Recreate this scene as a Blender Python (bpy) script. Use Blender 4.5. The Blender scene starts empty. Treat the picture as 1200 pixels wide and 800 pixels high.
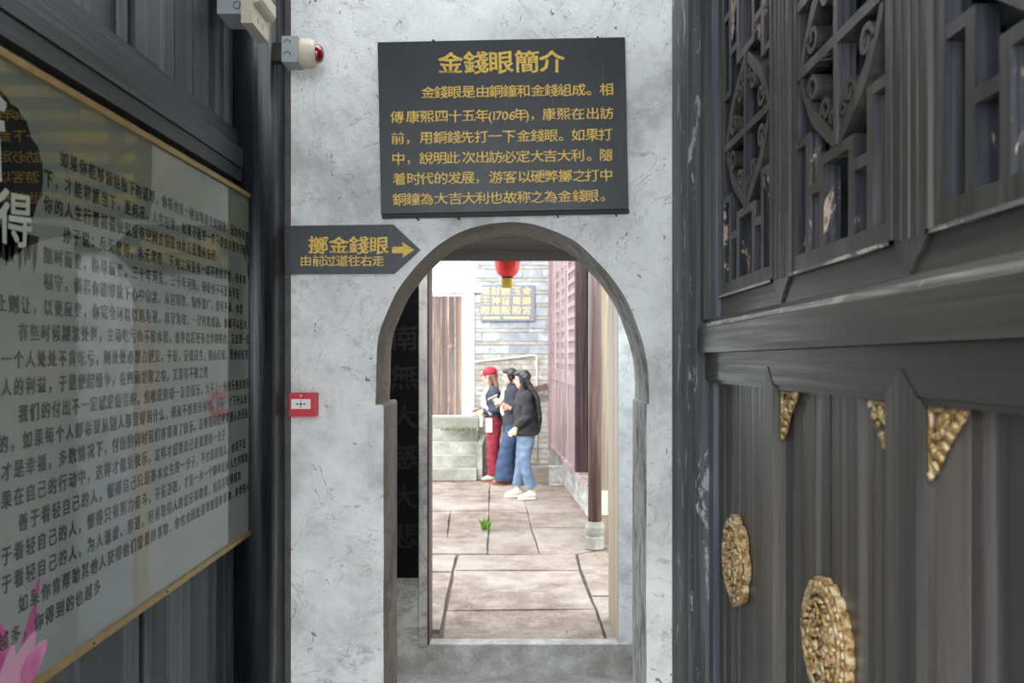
import bpy, bmesh, math, random
from mathutils import Vector, Matrix, noise
random.seed(7)
C = bpy.context.scene.collection
PI = math.pi

# ------------------------------------------------------------------ camera, sky, sun, exposure
F = 1020.0                       # focal length in pixels of a 1200 px wide frame
H = 1.80                         # eye height over the courtyard paving
VX, VY = 601.0, 415.0
cam = bpy.data.cameras.new('camera'); camo = bpy.data.objects.new('camera', cam); C.objects.link(camo)
camo.location = (0, 0, H); camo.rotation_euler = (PI/2, 0, 0)
cam.sensor_width = 36; cam.lens = 36*F/1200
cam.shift_x = -1/1200; cam.shift_y = 15/1200
cam.clip_start = .05; cam.clip_end = 200
cam.dof.use_dof = True; cam.dof.focus_distance = 2.95; cam.dof.aperture_fstop = 5.0
sc = bpy.context.scene
sc.camera = camo
sc.view_settings.view_transform = 'Standard'; sc.view_settings.look = 'None'
sc.view_settings.gamma = 1; sc.view_settings.use_curve_mapping = False
sc.view_settings.exposure = 0.4
w = bpy.data.worlds.new('overcast'); sc.world = w; w.use_nodes = True
bg = w.node_tree.nodes['Background']
bg.inputs[0].default_value = (.90, .95, 1.0, 1); bg.inputs[1].default_value = 4.1
sun = bpy.data.lights.new('sun', 'SUN'); suno = bpy.data.objects.new('sun', sun); C.objects.link(suno)
sun.energy = 2.0; sun.angle = math.radians(25); sun.color = (1, .95, .88)
suno.rotation_euler = (math.radians(50), 0, math.radians(-14))

# ------------------------------------------------------------------ helpers
def P(px, py, Y):                # where the ray of a picture point meets depth Y
    return Vector(((px-VX)*Y/F, Y, H-(py-VY)*Y/F))
def G(px, py, z=0):              # where it meets a level surface
    Y = (H-z)*F/(py-VY); return ((px-VX)*Y/F, Y)

def meta(o, label=None, cat=None, group=None, kind=None):
    if label: o['label'] = label
    if cat: o['category'] = cat
    if group: o['group'] = group
    if kind: o['kind'] = kind
    return o
def empty(name, loc, label=None, cat=None, group=None, kind=None, rot=(0,0,0)):
    o = bpy.data.objects.new(name, None); C.objects.link(o); o.location = loc; o.rotation_euler = rot
    o.empty_display_size = .05
    return meta(o, label, cat, group, kind)

class MB:
    def __init__(s): s.bm = bmesh.new()
    def box(s, x0, x1, y0, y1, z0, z1):
        v = [s.bm.verts.new(p) for p in ((x0,y0,z0),(x1,y0,z0),(x1,y1,z0),(x0,y1,z0),(x0,y0,z1),(x1,y0,z1),(x1,y1,z1),(x0,y1,z1))]
        for f in ((0,3,2,1),(4,5,6,7),(0,1,5,4),(1,2,6,5),(2,3,7,6),(3,0,4,7)): s.bm.faces.new([v[i] for i in f])
        return s
    def prism(s, pts, vec):      # pts: 3-D outline, extruded along vec
        vec = Vector(vec)
        a = [s.bm.verts.new(p) for p in pts]; b = [s.bm.verts.new(Vector(p)+vec) for p in pts]
        n = len(pts)
        s.bm.faces.new(a[::-1]); s.bm.faces.new(b)
        for i in range(n): s.bm.faces.new((a[i], a[(i+1)%n], b[(i+1)%n], b[i]))
        return s
    def tube(s, path, rad, n=10, sx=1, sy=1, cap=True, up=None):
        path = [Vector(p) for p in path]
        if not hasattr(rad, '__len__'): rad = [rad]*len(path)
        rings = []
        prev = None
        for i, p in enumerate(path):
            t = (path[min(i+1, len(path)-1)]-path[max(i-1, 0)])
            t = t.normalized() if t.length > 1e-9 else Vector((0,0,1))
            if prev is None:
                u = Vector(up) if up else (Vector((1,0,0)) if abs(t.x) < .8 else Vector((0,1,0)))
            else: u = prev
            u = (u-t*u.dot(t)).normalized(); prev = u
            v = t.cross(u)
            r = rad[i]
            rx, ry = (r if hasattr(r, '__len__') else (r*sx, r*sy))
            rings.append([s.bm.verts.new(p+u*math.cos(2*PI*k/n)*rx+v*math.sin(2*PI*k/n)*ry) for k in range(n)])
        for a, b in zip(rings, rings[1:]):
            for k in range(n): s.bm.faces.new((a[k], a[(k+1)%n], b[(k+1)%n], b[k]))
        if cap:
            s.bm.faces.new(rings[0][::-1]); s.bm.faces.new(rings[-1])
        return s
    def ball(s, c, r, sub=2, rot=None):
        r = r if hasattr(r, '__len__') else (r, r, r)
        m = Matrix.Translation(c) @ (rot.to_4x4() if rot else Matrix()) @ Matrix.Diagonal((*r, 1))
        bmesh.ops.create_icosphere(s.bm, subdivisions=sub, radius=1, matrix=m); return s
    def lathe(s, prof, c=(0,0,0), n=24, axis='z', sc=(1,1)):
        rings = []
        for r, h in prof:
            ring = []
            for k in range(n):
                a = 2*PI*k/n; x, y = r*math.cos(a)*sc[0], r*math.sin(a)*sc[1]
                p = (x, y, h) if axis == 'z' else ((h, x, y) if axis == 'x' else (y, h, x))
                ring.append(s.bm.verts.new(Vector(c)+Vector(p)))
            rings.append(ring)
        for a, b in zip(rings, rings[1:]):
            for k in range(n): s.bm.faces.new((a[k], a[(k+1)%n], b[(k+1)%n], b[k]))
        s.bm.faces.new(rings[0][::-1]); s.bm.faces.new(rings[-1])
        return s
    def map(s, fn):
        for v in s.bm.verts: v.co = Vector(fn(v.co))
        return s
    def mesh(s, name, mat, bevel=0, smooth=False, seg=2):
        bm = s.bm
        if bevel:
            es = [e for e in bm.edges if len(e.link_faces) == 2 and e.calc_face_angle(0) > .6]
            bmesh.ops.bevel(bm, geom=es, offset=bevel, segments=seg, affect='EDGES', profile=.6, clamp_overlap=True)
        bmesh.ops.recalc_face_normals(bm, faces=bm.faces)
        if smooth:
            for f in bm.faces: f.smooth = True
        me = bpy.data.meshes.new(name); bm.to_mesh(me); bm.free()
        if mat: me.materials.append(mat)
        return me
    def build(s, name, mat, parent=None, bevel=0, smooth=False, kind=None, label=None, seg=2):
        o = bpy.data.objects.new(name, s.mesh(name, mat, bevel, smooth, seg)); C.objects.link(o)
        if parent: o.parent = parent
        return meta(o, label=label, kind=kind)

def link(name, me, parent=None, loc=(0,0,0)):
    o = bpy.data.objects.new(name, me); C.objects.link(o); o.parent = parent; o.location = loc; return o

# ------------------------------------------------------------------ materials
def srgb(r, g, b):
    f = lambda c: (c/255/12.92 if c/255 <= .04045 else ((c/255+.055)/1.055)**2.4)
    return (f(r), f(g), f(b), 1)
class NT:
    def __init__(s, name):
        s.m = bpy.data.materials.new(name); s.m.use_nodes = True
        s.t = s.m.node_tree; s.b = s.t.nodes['Principled BSDF']; s.tc = s.n('ShaderNodeTexCoord')
    def n(s, t, **k):
        nd = s.t.nodes.new(t)
        for a, v in k.items(): setattr(nd, a, v)
        return nd
    def l(s, a, b): s.t.links.new(a, b)
    def mapping(s, scale, src='Object', loc=(0,0,0)):
        m = s.n('ShaderNodeMapping'); m.inputs['Scale'].default_value = scale; m.inputs['Location'].default_value = loc
        s.l(s.tc.outputs[src], m.inputs[0]); return m.outputs[0]
    def noise(s, scale=5, detail=4, rough=.55, vec=None, dist=0):
        n = s.n('ShaderNodeTexNoise'); n.inputs['Scale'].default_value = scale; n.inputs['Detail'].default_value = detail
        n.inputs['Roughness'].default_value = rough; n.inputs['Distortion'].default_value = dist
        s.l(vec if vec is not None else s.tc.outputs['Object'], n.inputs['Vector']); return n.outputs['Fac']
    def ramp(s, fac, stops, interp='LINEAR'):
        r = s.n('ShaderNodeValToRGB'); r.color_ramp.interpolation = interp
        e = r.color_ramp.elements
        while len(e) < len(stops): e.new(.5)
        for el, (p, c) in zip(e, stops): el.position = p; el.color = c if len(c) == 4 else (*c, 1)
        s.l(fac, r.inputs[0]); return r.outputs[0]
    def mix(s, fac, a, b, mode='MIX'):
        m = s.n('ShaderNodeMix', data_type='RGBA', blend_type=mode)
        for v, i in ((fac, 0), (a, 6), (b, 7)):
            if hasattr(v, 'links') or hasattr(v, 'is_linked'): s.l(v, m.inputs[i])
            else: m.inputs[i].default_value = v
        return m.outputs[2]
    def math(s, op, a, b=0):
        m = s.n('ShaderNodeMath', operation=op)
        for v, i in ((a, 0), (b, 1)):
            if hasattr(v, 'is_linked'): s.l(v, m.inputs[i])
            else: m.inputs[i].default_value = v
        return m.outputs[0]
    def bump(s, h, strength=.3, dist=.01):
        b = s.n('ShaderNodeBump'); b.inputs['Strength'].default_value = strength; b.inputs['Distance'].default_value = dist
        s.l(h, b.inputs['Height']); s.l(b.outputs[0], s.b.inputs['Normal'])
    def col(s, c):
        if hasattr(c, 'is_linked'): s.l(c, s.b.inputs['Base Color'])
        else: s.b.inputs['Base Color'].default_value = c
    def set(s, rough=.6, metal=0, spec=None, coat=None):
        if hasattr(rough, 'is_linked'): s.l(rough, s.b.inputs['Roughness'])
        else: s.b.inputs['Roughness'].default_value = rough
        s.b.inputs['Metallic'].default_value = metal
        if spec is not None: s.b.inputs['Specular IOR Level'].default_value = spec
        if coat is not None: s.b.inputs['Coat Weight'].default_value = coat; s.b.inputs['Coat Roughness'].default_value = .015; s.b.inputs['Coat IOR'].default_value = 1.7
        return s.m
BW = lambda v: (v, v, v, 1)

def plain(name, c, rough=.5, metal=0, spec=None, coat=None, vary=.12, nscale=30):
    t = NT(name); n = t.noise(nscale, 3)
    dark = tuple(x*(1-vary*2) for x in c[:3])+(1,)
    t.col(t.ramp(n, [(.3, dark), (.7, c)])); t.bump(n, .08, .002); return t.set(rough, metal, spec, coat)

def wood(name, dark, mid, light, axis='z', rough=.5, wear=None, wearamt=.66, grain=1.0, coat=None, band=0.55):
    t = NT(name)
    sc_ = {'z': (38, 38, 1.1), 'y': (38, 1.1, 38), 'x': (1.1, 38, 38)}[axis]
    sc2 = {'z': (9, 9, .25), 'y': (9, .25, 9), 'x': (.25, 9, 9)}[axis]
    info = t.n('ShaderNodeObjectInfo')
    off = t.n('ShaderNodeVectorMath', operation='SCALE'); off.inputs[0].default_value = (7, 13, 5)
    t.l(info.outputs['Random'], off.inputs['Scale'])
    add = t.n('ShaderNodeVectorMath', operation='ADD'); t.l(t.tc.outputs['Object'], add.inputs[0]); t.l(off.outputs[0], add.inputs[1])
    def mp(scale):
        m = t.n('ShaderNodeMapping'); m.inputs['Scale'].default_value = scale; t.l(add.outputs[0], m.inputs[0]); return m.outputs[0]
    fine = t.noise(1.6*grain, 6, .6, mp(sc_), .4); broad = t.noise(1.3, 3, .5, mp(sc2), .3)
    both = t.math('ADD', t.math('MULTIPLY', fine, 1-band), t.math('MULTIPLY', broad, band))
    c = t.ramp(both, [(.40, dark), (.5, mid), (.60, light)])
    if wear:
        wn = t.noise(14, 7, .75, mp({'z': (1, 1, .35), 'y': (1, .35, 1), 'x': (.35, 1, 1)}[axis]), .5)
        msk = t.ramp(wn, [(wearamt-.08, BW(0)), (wearamt-.04, BW(1))])
        c = t.mix(msk, c, wear)
    t.col(c)
    t.bump(t.math('ADD', fine, t.math('MULTIPLY', broad, .6)), .35, .004)
    rr = t.ramp(fine, [(.3, BW(rough-.1)), (.7, BW(rough+.12))])
    return t.set(rr, 0, .5, coat)

M = {}
M['wood_left'] = wood('wood_left', srgb(44,47,50), srgb(70,75,78), srgb(104,109,110), 'z', .42)
M['wood_left_rail'] = wood('wood_left_rail', srgb(38,41,44), srgb(58,62,64), srgb(84,87,88), 'y', .42)
M['wood_post_black'] = wood('wood_post_black', srgb(16,18,22), srgb(24,27,32), srgb(38,42,48), 'z', .32, srgb(120,122,120), .76)
M['wood_right'] = wood('wood_right', srgb(46,46,47), srgb(72,70,69), srgb(112,106,102), 'z', .38, band=.75)
M['wood_right_stile'] = wood('wood_right_stile', srgb(56,55,55), srgb(72,70,68), srgb(92,89,86), 'z', .38, srgb(150,148,142), .77)
M['wood_right_rail'] = wood('wood_right_rail', srgb(52,51,51), srgb(70,68,66), srgb(92,89,85), 'y', .38, srgb(150,146,138), .80)
M['wood_edge_worn'] = wood('wood_edge_worn', srgb(80,80,80), srgb(120,118,115), srgb(190,186,178), 'y', .5, srgb(205,200,190), .60)
M['wood_weathered'] = wood('wood_weathered', srgb(28,29,33), srgb(48,50,54), srgb(84,86,90), 'z', .55, srgb(150,153,160), .655, grain=1.5)
M['wood_bluish'] = wood('wood_bluish', srgb(58,64,74), srgb(84,90,102), srgb(112,116,124), 'z', .4, srgb(160,160,160), .76)
M['backing'] = wood('backing', srgb(42,44,49), srgb(62,64,71), srgb(100,98,100), 'z', .3, srgb(196,172,156), .655)
M['backing_dark'] = wood('backing_dark', srgb(18,24,26), srgb(32,42,44), srgb(60,66,66), 'z', .3)
M['wood_door_old'] = wood('wood_door_old', srgb(70,58,54), srgb(104,88,80), srgb(150,124,104), 'z', .7, srgb(190,130,84), .70)
M['wood_red'] = wood('wood_red', srgb(112,90,92), srgb(140,118,120), srgb(168,148,148), 'z', .6, srgb(190,160,150), .70)
M['wood_dark_red'] = wood('wood_dark_red', srgb(34,22,24), srgb(58,40,42), srgb(90,66,68), 'z', .55)
M['wood_column'] = wood('wood_column', srgb(58,42,38), srgb(84,64,58), srgb(118,96,88), 'z', .45)
M['wood_beam'] = wood('wood_beam', srgb(18,15,13), srgb(26,22,19), srgb(38,33,29), 'x', .9)
M['wood_pale'] = wood('wood_pale', srgb(122,108,88), srgb(146,131,108), srgb(166,152,130), 'z', .6)
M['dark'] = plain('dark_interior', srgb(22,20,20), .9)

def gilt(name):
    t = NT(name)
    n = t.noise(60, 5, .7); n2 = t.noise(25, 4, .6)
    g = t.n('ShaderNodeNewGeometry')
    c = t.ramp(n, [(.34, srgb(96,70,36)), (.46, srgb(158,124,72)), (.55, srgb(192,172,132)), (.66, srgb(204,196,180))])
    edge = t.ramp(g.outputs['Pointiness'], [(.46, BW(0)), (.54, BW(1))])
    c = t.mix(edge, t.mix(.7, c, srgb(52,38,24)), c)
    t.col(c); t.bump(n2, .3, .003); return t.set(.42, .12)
M['gilt'] = gilt('gilt_carving')
M['gold_frame'] = plain('gold_frame', srgb(176,146,92), .35, .5, vary=.1)
def goldpaint():
    t = NT('gold_paint'); n = t.noise(90, 4, .7)
    t.col(t.ramp(n, [(.3, srgb(176,140,52)), (.55, srgb(228,190,84)), (.75, srgb(240,212,120))])); return t.set(.5)
M['gold_paint'] = goldpaint()
def blackboard():
    t = NT('black_lacquer_board')
    n = t.noise(3.5, 6, .65, t.mapping((1, 1, 1))); s = t.noise(2.2, 5, .6, t.mapping((60, 60, 2)))
    spk = t.noise(170, 2, .5); c = t.ramp(n, [(.3, srgb(26,30,34)), (.55, srgb(38,43,47)), (.75, srgb(56,60,63))])
    c = t.mix(t.ramp(s, [(.62, BW(0)), (.75, BW(.35))]), c, srgb(110,112,110))
    c = t.mix(t.ramp(spk, [(.76, BW(0)), (.79, BW(.6))]), c, srgb(150,150,144))
    t.col(c); t.bump(n, .1, .003); return t.set(.42)
M['board_black'] = blackboard()
M['board_edge'] = plain('board_edge', srgb(34,34,34), .6)
def plaster(name, base=(226,228,227), stain=(176,172,166), dark=(96,94,88), low=-.2, high=1.25):
    t = NT(name)
    big = t.noise(2.6, 8, .7); mid = t.noise(7, 9, .74, None, .5); fine = t.noise(150, 4, .7)
    c = t.ramp(big, [(.38, srgb(*[int(x*.86) for x in base])), (.5, srgb(*base)), (.62, srgb(*[min(245, int(x*1.06)) for x in base]))])
    c = t.mix(t.ramp(mid, [(.53, BW(0)), (.70, BW(.5))]), c, srgb(*stain))
    sep = t.n('ShaderNodeSeparateXYZ'); t.l(t.tc.outputs['Object'], sep.inputs[0])
    lowm = t.n('ShaderNodeMapRange'); lowm.inputs['From Min'].default_value = high; lowm.inputs['From Max'].default_value = low
    t.l(sep.outputs['Z'], lowm.inputs['Value'])
    damp = t.ramp(t.math('ADD', t.noise(4.5, 9, .78, t.mapping((1, 1, 1.4), loc=(.7, 0, .3)), .8), t.math('MULTIPLY', lowm.outputs[0], .16)), [(.60, BW(0)), (.70, BW(.8))])
    c = t.mix(damp, c, t.ramp(t.noise(60, 5, .7), [(.4, srgb(*[int(x*.62) for x in base])), (.6, srgb(*[int(x*.86) for x in base]))]))
    chips = t.noise(38, 3, .55, t.mapping((1, 1, .5)), 1.2)
    c = t.mix(t.ramp(chips, [(.70, BW(0)), (.715, BW(.8))]), c, srgb(*dark))
    sp = t.noise(190, 3, .6); c = t.mix(t.ramp(sp, [(.62, BW(0)), (.72, BW(.4))]), c, srgb(*dark))
    cr = t.noise(3.2, 6, .6, t.mapping((1, 1, 1), loc=(3, 1, 2)), 1.0)
    c = t.mix(t.ramp(t.math('ABSOLUTE', t.math('SUBTRACT', cr, .5)), [(.0, BW(.55)), (.004, BW(0))]), c, srgb(*dark))
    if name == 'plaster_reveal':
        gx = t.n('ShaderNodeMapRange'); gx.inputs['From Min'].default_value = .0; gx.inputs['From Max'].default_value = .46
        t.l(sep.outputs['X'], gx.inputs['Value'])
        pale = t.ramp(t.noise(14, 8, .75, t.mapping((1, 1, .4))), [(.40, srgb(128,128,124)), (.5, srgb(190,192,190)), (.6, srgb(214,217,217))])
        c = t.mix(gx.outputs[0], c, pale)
    t.col(c)
    hgt = t.math('ADD', t.math('MULTIPLY', fine, .25), t.math('ADD', mid, t.math('MULTIPLY', big, .6)))
    t.bump(hgt, .6, .014); return t.set(.85, 0, .25)
M['plaster'] = plaster('plaster_white', (230,231,229), (190,186,180))
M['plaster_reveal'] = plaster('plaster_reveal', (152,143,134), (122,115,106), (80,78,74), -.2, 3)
M['plaster_grey'] = plaster('plaster_grey', (168,166,160), (120,118,112), (70,68,64), -.1, 2.6)
M['plaster_pale'] = plaster('plaster_pale', (214,220,224), (196,196,194), (150,150,148), -.2, .8)
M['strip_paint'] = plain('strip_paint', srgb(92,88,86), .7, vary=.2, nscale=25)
def stone(name, a, b, c_, sc_=2.5, rand=.35, crack=True):
    t = NT(name); n = t.noise(sc_, 7, .65); f = t.noise(40, 5, .7)
    info = t.n('ShaderNodeObjectInfo')
    c = t.ramp(n, [(.3, a), (.5, b), (.7, c_)])
    c = t.mix(t.math('MULTIPLY', info.outputs['Random'], rand), c, a)
    c = t.mix(t.ramp(f, [(.3, BW(.35)), (.6, BW(0))]), c, tuple(x*.55 for x in a[:3])+(1,))
    if name == 'stone_slab':
        cr = t.noise(1.1, 6, .62, t.mapping((.8, 2.2, 1), loc=(2, 5, 0)), .6)
        c = t.mix(t.ramp(t.math('ABSOLUTE', t.math('SUBTRACT', cr, .5)), [(.0, BW(.75)), (.007, BW(0))]), c, srgb(70,60,52))
        c = t.mix(t.ramp(t.noise(.9, 5, .6), [(.45, BW(0)), (.6, BW(.4))]), c, srgb(168,160,152))
    t.col(c); t.bump(t.math('ADD', t.math('MULTIPLY', f, .4), n), .6, .02); return t.set(.8, 0, .3)
M['slab'] = stone('stone_slab', srgb(98,85,74), srgb(132,118,106), srgb(162,149,138), 5)
M['slab_gap'] = stone('slab_gap', srgb(82,74,66), srgb(100,92,82), srgb(116,108,98))
M['step_stone'] = stone('step_stone', srgb(112,112,104), srgb(146,146,136), srgb(178,178,170))
M['concrete'] = stone('concrete', srgb(128,126,121), srgb(164,163,160), srgb(196,196,194), 6)
M['brick'] = stone('brick_grey', srgb(128,134,140), srgb(160,165,170), srgb(196,199,202), 6, .75)
M['brick_worn'] = stone('brick_worn', srgb(140,136,128), srgb(168,163,156), srgb(196,192,186), 8, .6)
M['mortar'] = stone('mortar', srgb(166,166,162), srgb(188,188,184), srgb(204,204,201), 6, 0)
M['cream'] = plain('cream_plastic', srgb(216,208,186), .4, vary=.05)
M['grey_plastic'] = plain('grey_plastic', srgb(166,174,175), .5, vary=.06)
M['red_plastic'] = plain('red_plastic', srgb(206,34,48), .35, vary=.06)
M['red_dome'] = plain('red_dome', srgb(150,14,24), .08, coat=1, vary=.2, nscale=60)
M['white_label'] = plain('white_label', srgb(232,230,222), .5, vary=.03)
M['black_ink'] = plain('black_ink', srgb(26,26,26), .5)
M['faint_ink'] = plain('plaque_lettering', srgb(28,29,28), .8, spec=.1)
M['plaque_black'] = plain('plaque_black', srgb(4,5,6), .8, spec=.1)
M['metal'] = plain('dull_metal', srgb(70,66,60), .5, .7)
M['pipe'] = plain('conduit', srgb(226,220,208), .5)

# ------------------------------------------------------------------ lettering
_gl = {}
def glyph(ch, bold=.02):
    k = ch
    if k in _gl: return _gl[k]
    cu = bpy.data.curves.new('g', 'FONT'); cu.body = ch; cu.size = 1; cu.resolution_u = 2
    cu.align_x = 'LEFT'
    o = bpy.data.objects.new('g', cu); C.objects.link(o)
    dg = bpy.context.evaluated_depsgraph_get(); e = o.evaluated_get(dg); me = e.to_mesh()
    vs = [v.co.copy() for v in me.vertices]; fs = [tuple(p.vertices) for p in me.polygons]
    e.to_mesh_clear(); bpy.data.objects.remove(o); bpy.data.curves.remove(cu)
    _gl[k] = (vs, fs); return _gl[k]
ref, _ = glyph('国', 0.0)
EM = max(v.x for v in ref)+min(v.x for v in ref)            # advance of a full-width glyph
EMC = (max(v.y for v in ref)+min(v.y for v in ref))/2       # its optical centre
def lettering(items, bold, name, mat, parent, xf, jitter=0.0, th=0.0, wx=1.06, wy=.98, slant=0.0, each=True):
    """items: (char, cx, cy, size). xf maps the flat (x, y, height) to the parent's space."""
    bm = bmesh.new(); rnd = random.Random(ord(items[0][0]) % 255)
    for ch, cx, cy, sz in items:
        vs, fs = glyph(ch, bold)
        narrow = ord(ch) < 256
        c0 = (max(v.x for v in vs)+min(v.x for v in vs))/2 if narrow else EM/2
        rseed = rnd.random()*50; k = sz/EM; a = rnd.uniform(-1, 1)*jitter; ca, sa = math.cos(a), math.sin(a); js = 1+rnd.uniform(-1, 1)*jitter
        if each:
            bm = bmesh.new()
        for ci, (ox, oy) in enumerate(((-1, -.7), (1, -.7), (1, .7), (-1, .7)) if bold > .03 else ((-1, -.7), (1, .7))):
            nv = []
            for v in vs:
                x, y = (v.x-c0)*k*wx*js+ox*bold*sz*.45, (v.y-EMC)*k*wy+oy*bold*sz*.45
                x += slant*y
                x += .014*sz*noise.noise(Vector((v.x*4, v.y*4, rseed))); y += .014*sz*noise.noise(Vector((v.x*4, v.y*4, rseed+9)))
                y -= .03*sz*math.cos(x/sz*5)                 # slight brush lift at the ends of the strokes
                nv.append(bm.verts.new(xf(cx+x*ca-y*sa, cy+x*sa+y*ca, th+.00012*ci)))
            for f in fs:
                try: bm.faces.new([nv[i] for i in f])
                except ValueError: pass
        if each:
            me = bpy.data.meshes.new('character'); bm.to_mesh(me); bm.free(); me.materials.append(mat); link('character', me, parent)
    if each: return
    me = bpy.data.meshes.new(name); bm.to_mesh(me); bm.free(); me.materials.append(mat)
    return meta(link(name, me, parent), kind='stuff')

# ------------------------------------------------------------------ ground
gd = MB().box(-14, 14, -14, 30, -.42, -.302).build('ground', M['concrete'])
meta(gd, 'ground around and behind the buildings', 'ground', kind='structure')
fl = MB().box(-1.2, 1.2, -10, 5.4, -.30, -.185).build('floor', M['concrete'])
meta(fl, 'grey concrete passage floor on the near side of the step', 'floor', kind='structure')
th = MB(); th.box(-1.25, 1.35, 5.4, 5.51, -.30, 0)
th = th.build('doorstep', M['concrete'], None, .012)
meta(th, 'worn grey concrete step leading up to the courtyard paving', 'step', kind='structure')
yard = empty('floor', (0, 0, 0), 'courtyard ground of worn sandstone slabs behind the step', 'paving', kind='structure')
MB().box(-2.6, 1.35, 5.51, 15.2, -.16, -.035).build('bedding', M['slab_gap'], yard)
slabs = [
 [(430,629),(524,629),(528,598),(455,598)], [(524,629),(572,629),(573,598),(528,598)], [(455,598),(573,598),(574,566),(480,566)],
 [(572,648),(632,648),(618,600),(573,599)], [(573,599),(618,600),(613,580),(608,566),(574,566)],
 [(622,617),(705,617),(692,590),(615,590)], [(632,648),(676,648),(716,640),(705,617),(622,617)], [(615,590),(692,590),(680,566),(608,566)],
 [(480,566),(574,566),(577,546),(497,546)], [(574,566),(608,566),(605,546),(577,546)], [(608,566),(680,566),(665,546),(605,546)],
 [(415,649),(572,648),(572,629),(430,629)], [(400,669),(530,669),(536,649),(415,649)], [(300,749.5),(517,736),(530,669),(400,669)],
 [(531,667),(680,667),(675,648),(536,649)], [(527,692),(689,691),(680,667),(531,667)], [(522,715),(699,713),(689,691),(527,692)],
 [(517,749.5),(711,749.5),(699,713),(522,715)], [(680,666),(770,666),(740,641),(716,641),(676,648)], [(692,697),(800,697),(770,666),(680,666)],
 [(711,749.5),(850,749.5),(800,697),(692,697)]]
rs = random.Random(3)
for sl in slabs:
    pts = [Vector((*G(*p), 0)) for p in sl]
    c = sum(pts, Vector())/len(pts)
    z = rs.uniform(-.012, .0)
    out = []
    for i, p in enumerate(pts):                               # worn, wavering edges
        q = pts[(i+1) % len(pts)]
        n = max(1, int((q-p).length/.16))
        for k in range(n):
            r = p.lerp(q, k/n); r = r+(c-r).normalized()*(.009+rs.uniform(0, .010)); r.z = -.035; out.append(r)
    MB().prism(out, (0, 0, .035+z)).build('paving_slab', M['slab'], yard, .006)

# ------------------------------------------------------------------ front wall with the arched opening
arch = [(440,474),(441,428),(444,394),(451.5,371),(461.6,347.7),(476,326),(496,303),(519,283),(545,270),(571,262.5),(597,260.5),
        (625.5,263),(648.5,270),(674,283),(697,303),(717.5,326),(734.7,353.5),(746,379),(755,408),(760,437),(761,473)]
WY0, WY1 = 3.0, 3.35
def spline(p, k=4):
    o = []
    for i in range(len(p)-1):
        a, b, c, d = [Vector(p[max(0, min(len(p)-1, j))]) for j in (i-1, i, i+1, i+2)]
        for s in range(k):
            t = s/k; o.append(.5*((2*b)+(c-a)*t+(2*a-5*b+4*c-d)*t*t+(3*b-3*c+d-a)*t**3))
    o.append(Vector(p[-1])); return o
ap = [((p.x-VX)/340, H-(p.y-VY)/340) for p in spline([Vector((a, b)) for a, b in arch])]
JL, JR = (449.5-VX)/340, (757.5-VX)/340
ZL = ap[0][1]
def wob(x, z, a=.0025): return (x+a*noise.noise(Vector((x*9, z*14, 1))), z+a*noise.noise(Vector((x*9, z*14, 7))))
inner = [(JL, -.185+k*(ZL+.185-.01)/14) for k in range(15)] + [(JL-.004, ZL)] + [(a, b) for a, b in ap] + [(JR+.003, ap[-1][1]), (JR, ap[-1][1]-.012)] + [(JR, ZL-.02-k*(ZL-.02+.185)/14) for k in range(15)]
inner = [inner[0]]+[wob(*q) for q in inner[1:-1]]+[inner[-1]]
outline = [(-.96, 3.7), (-.96, -.185)]+inner+[(.68, -.185), (.68, 3.7)]
wb = MB().prism([(x, WY0, z) for x, z in outline], (0, WY1-WY0, 0))
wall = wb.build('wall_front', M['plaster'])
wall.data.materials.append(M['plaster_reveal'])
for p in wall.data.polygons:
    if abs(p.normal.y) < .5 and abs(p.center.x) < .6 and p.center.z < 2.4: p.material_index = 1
meta(wall, 'whitewashed plaster wall pierced by the horseshoe arch', 'wall', kind='structure')
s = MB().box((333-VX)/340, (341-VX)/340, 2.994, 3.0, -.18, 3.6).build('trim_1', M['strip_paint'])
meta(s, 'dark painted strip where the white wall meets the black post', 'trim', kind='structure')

# ------------------------------------------------------------------ left wall of dark boards
SL, SR = .0069, -.0088
shL = lambda v: (v[0], v[1], v[2]+SL*v[1])
shR = lambda v: (v[0], v[1], v[2]+SR*v[1])
XL = -.90
wl = empty('wall_left', (0,0,0), 'dark grey timber boarded wall on the left of the passage', 'wall', kind='structure')
MB().box(-1.06, -.945, -.4, 3.0, -.185, 3.7).map(shL).build('backing_board', M['wood_left'], wl)
def YL(px, X=XL): return -X*F/(VX-px)
# vertical planks under the big board
edges = [-.35, -.1, .2, .48, .8, 1.05, 1.3, 1.52, 1.75, YL(164), None, YL(174), YL(193), YL(222), YL(262), YL(287), None, YL(291.5), 2.99]
z0, z1 = -.18, 2.34
e2 = []
for i in range(len(edges)-1):
    a, b = edges[i], edges[i+1]
    if a is None or b is None: continue
    e2.append((a, b))
for a, b in e2:
    MB().box(-.945, XL+rs.uniform(-.002, .004), a+.0015, b-.0015, z0, z1).map(shL).build('plank', M['wood_left'], wl, .002)
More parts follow.
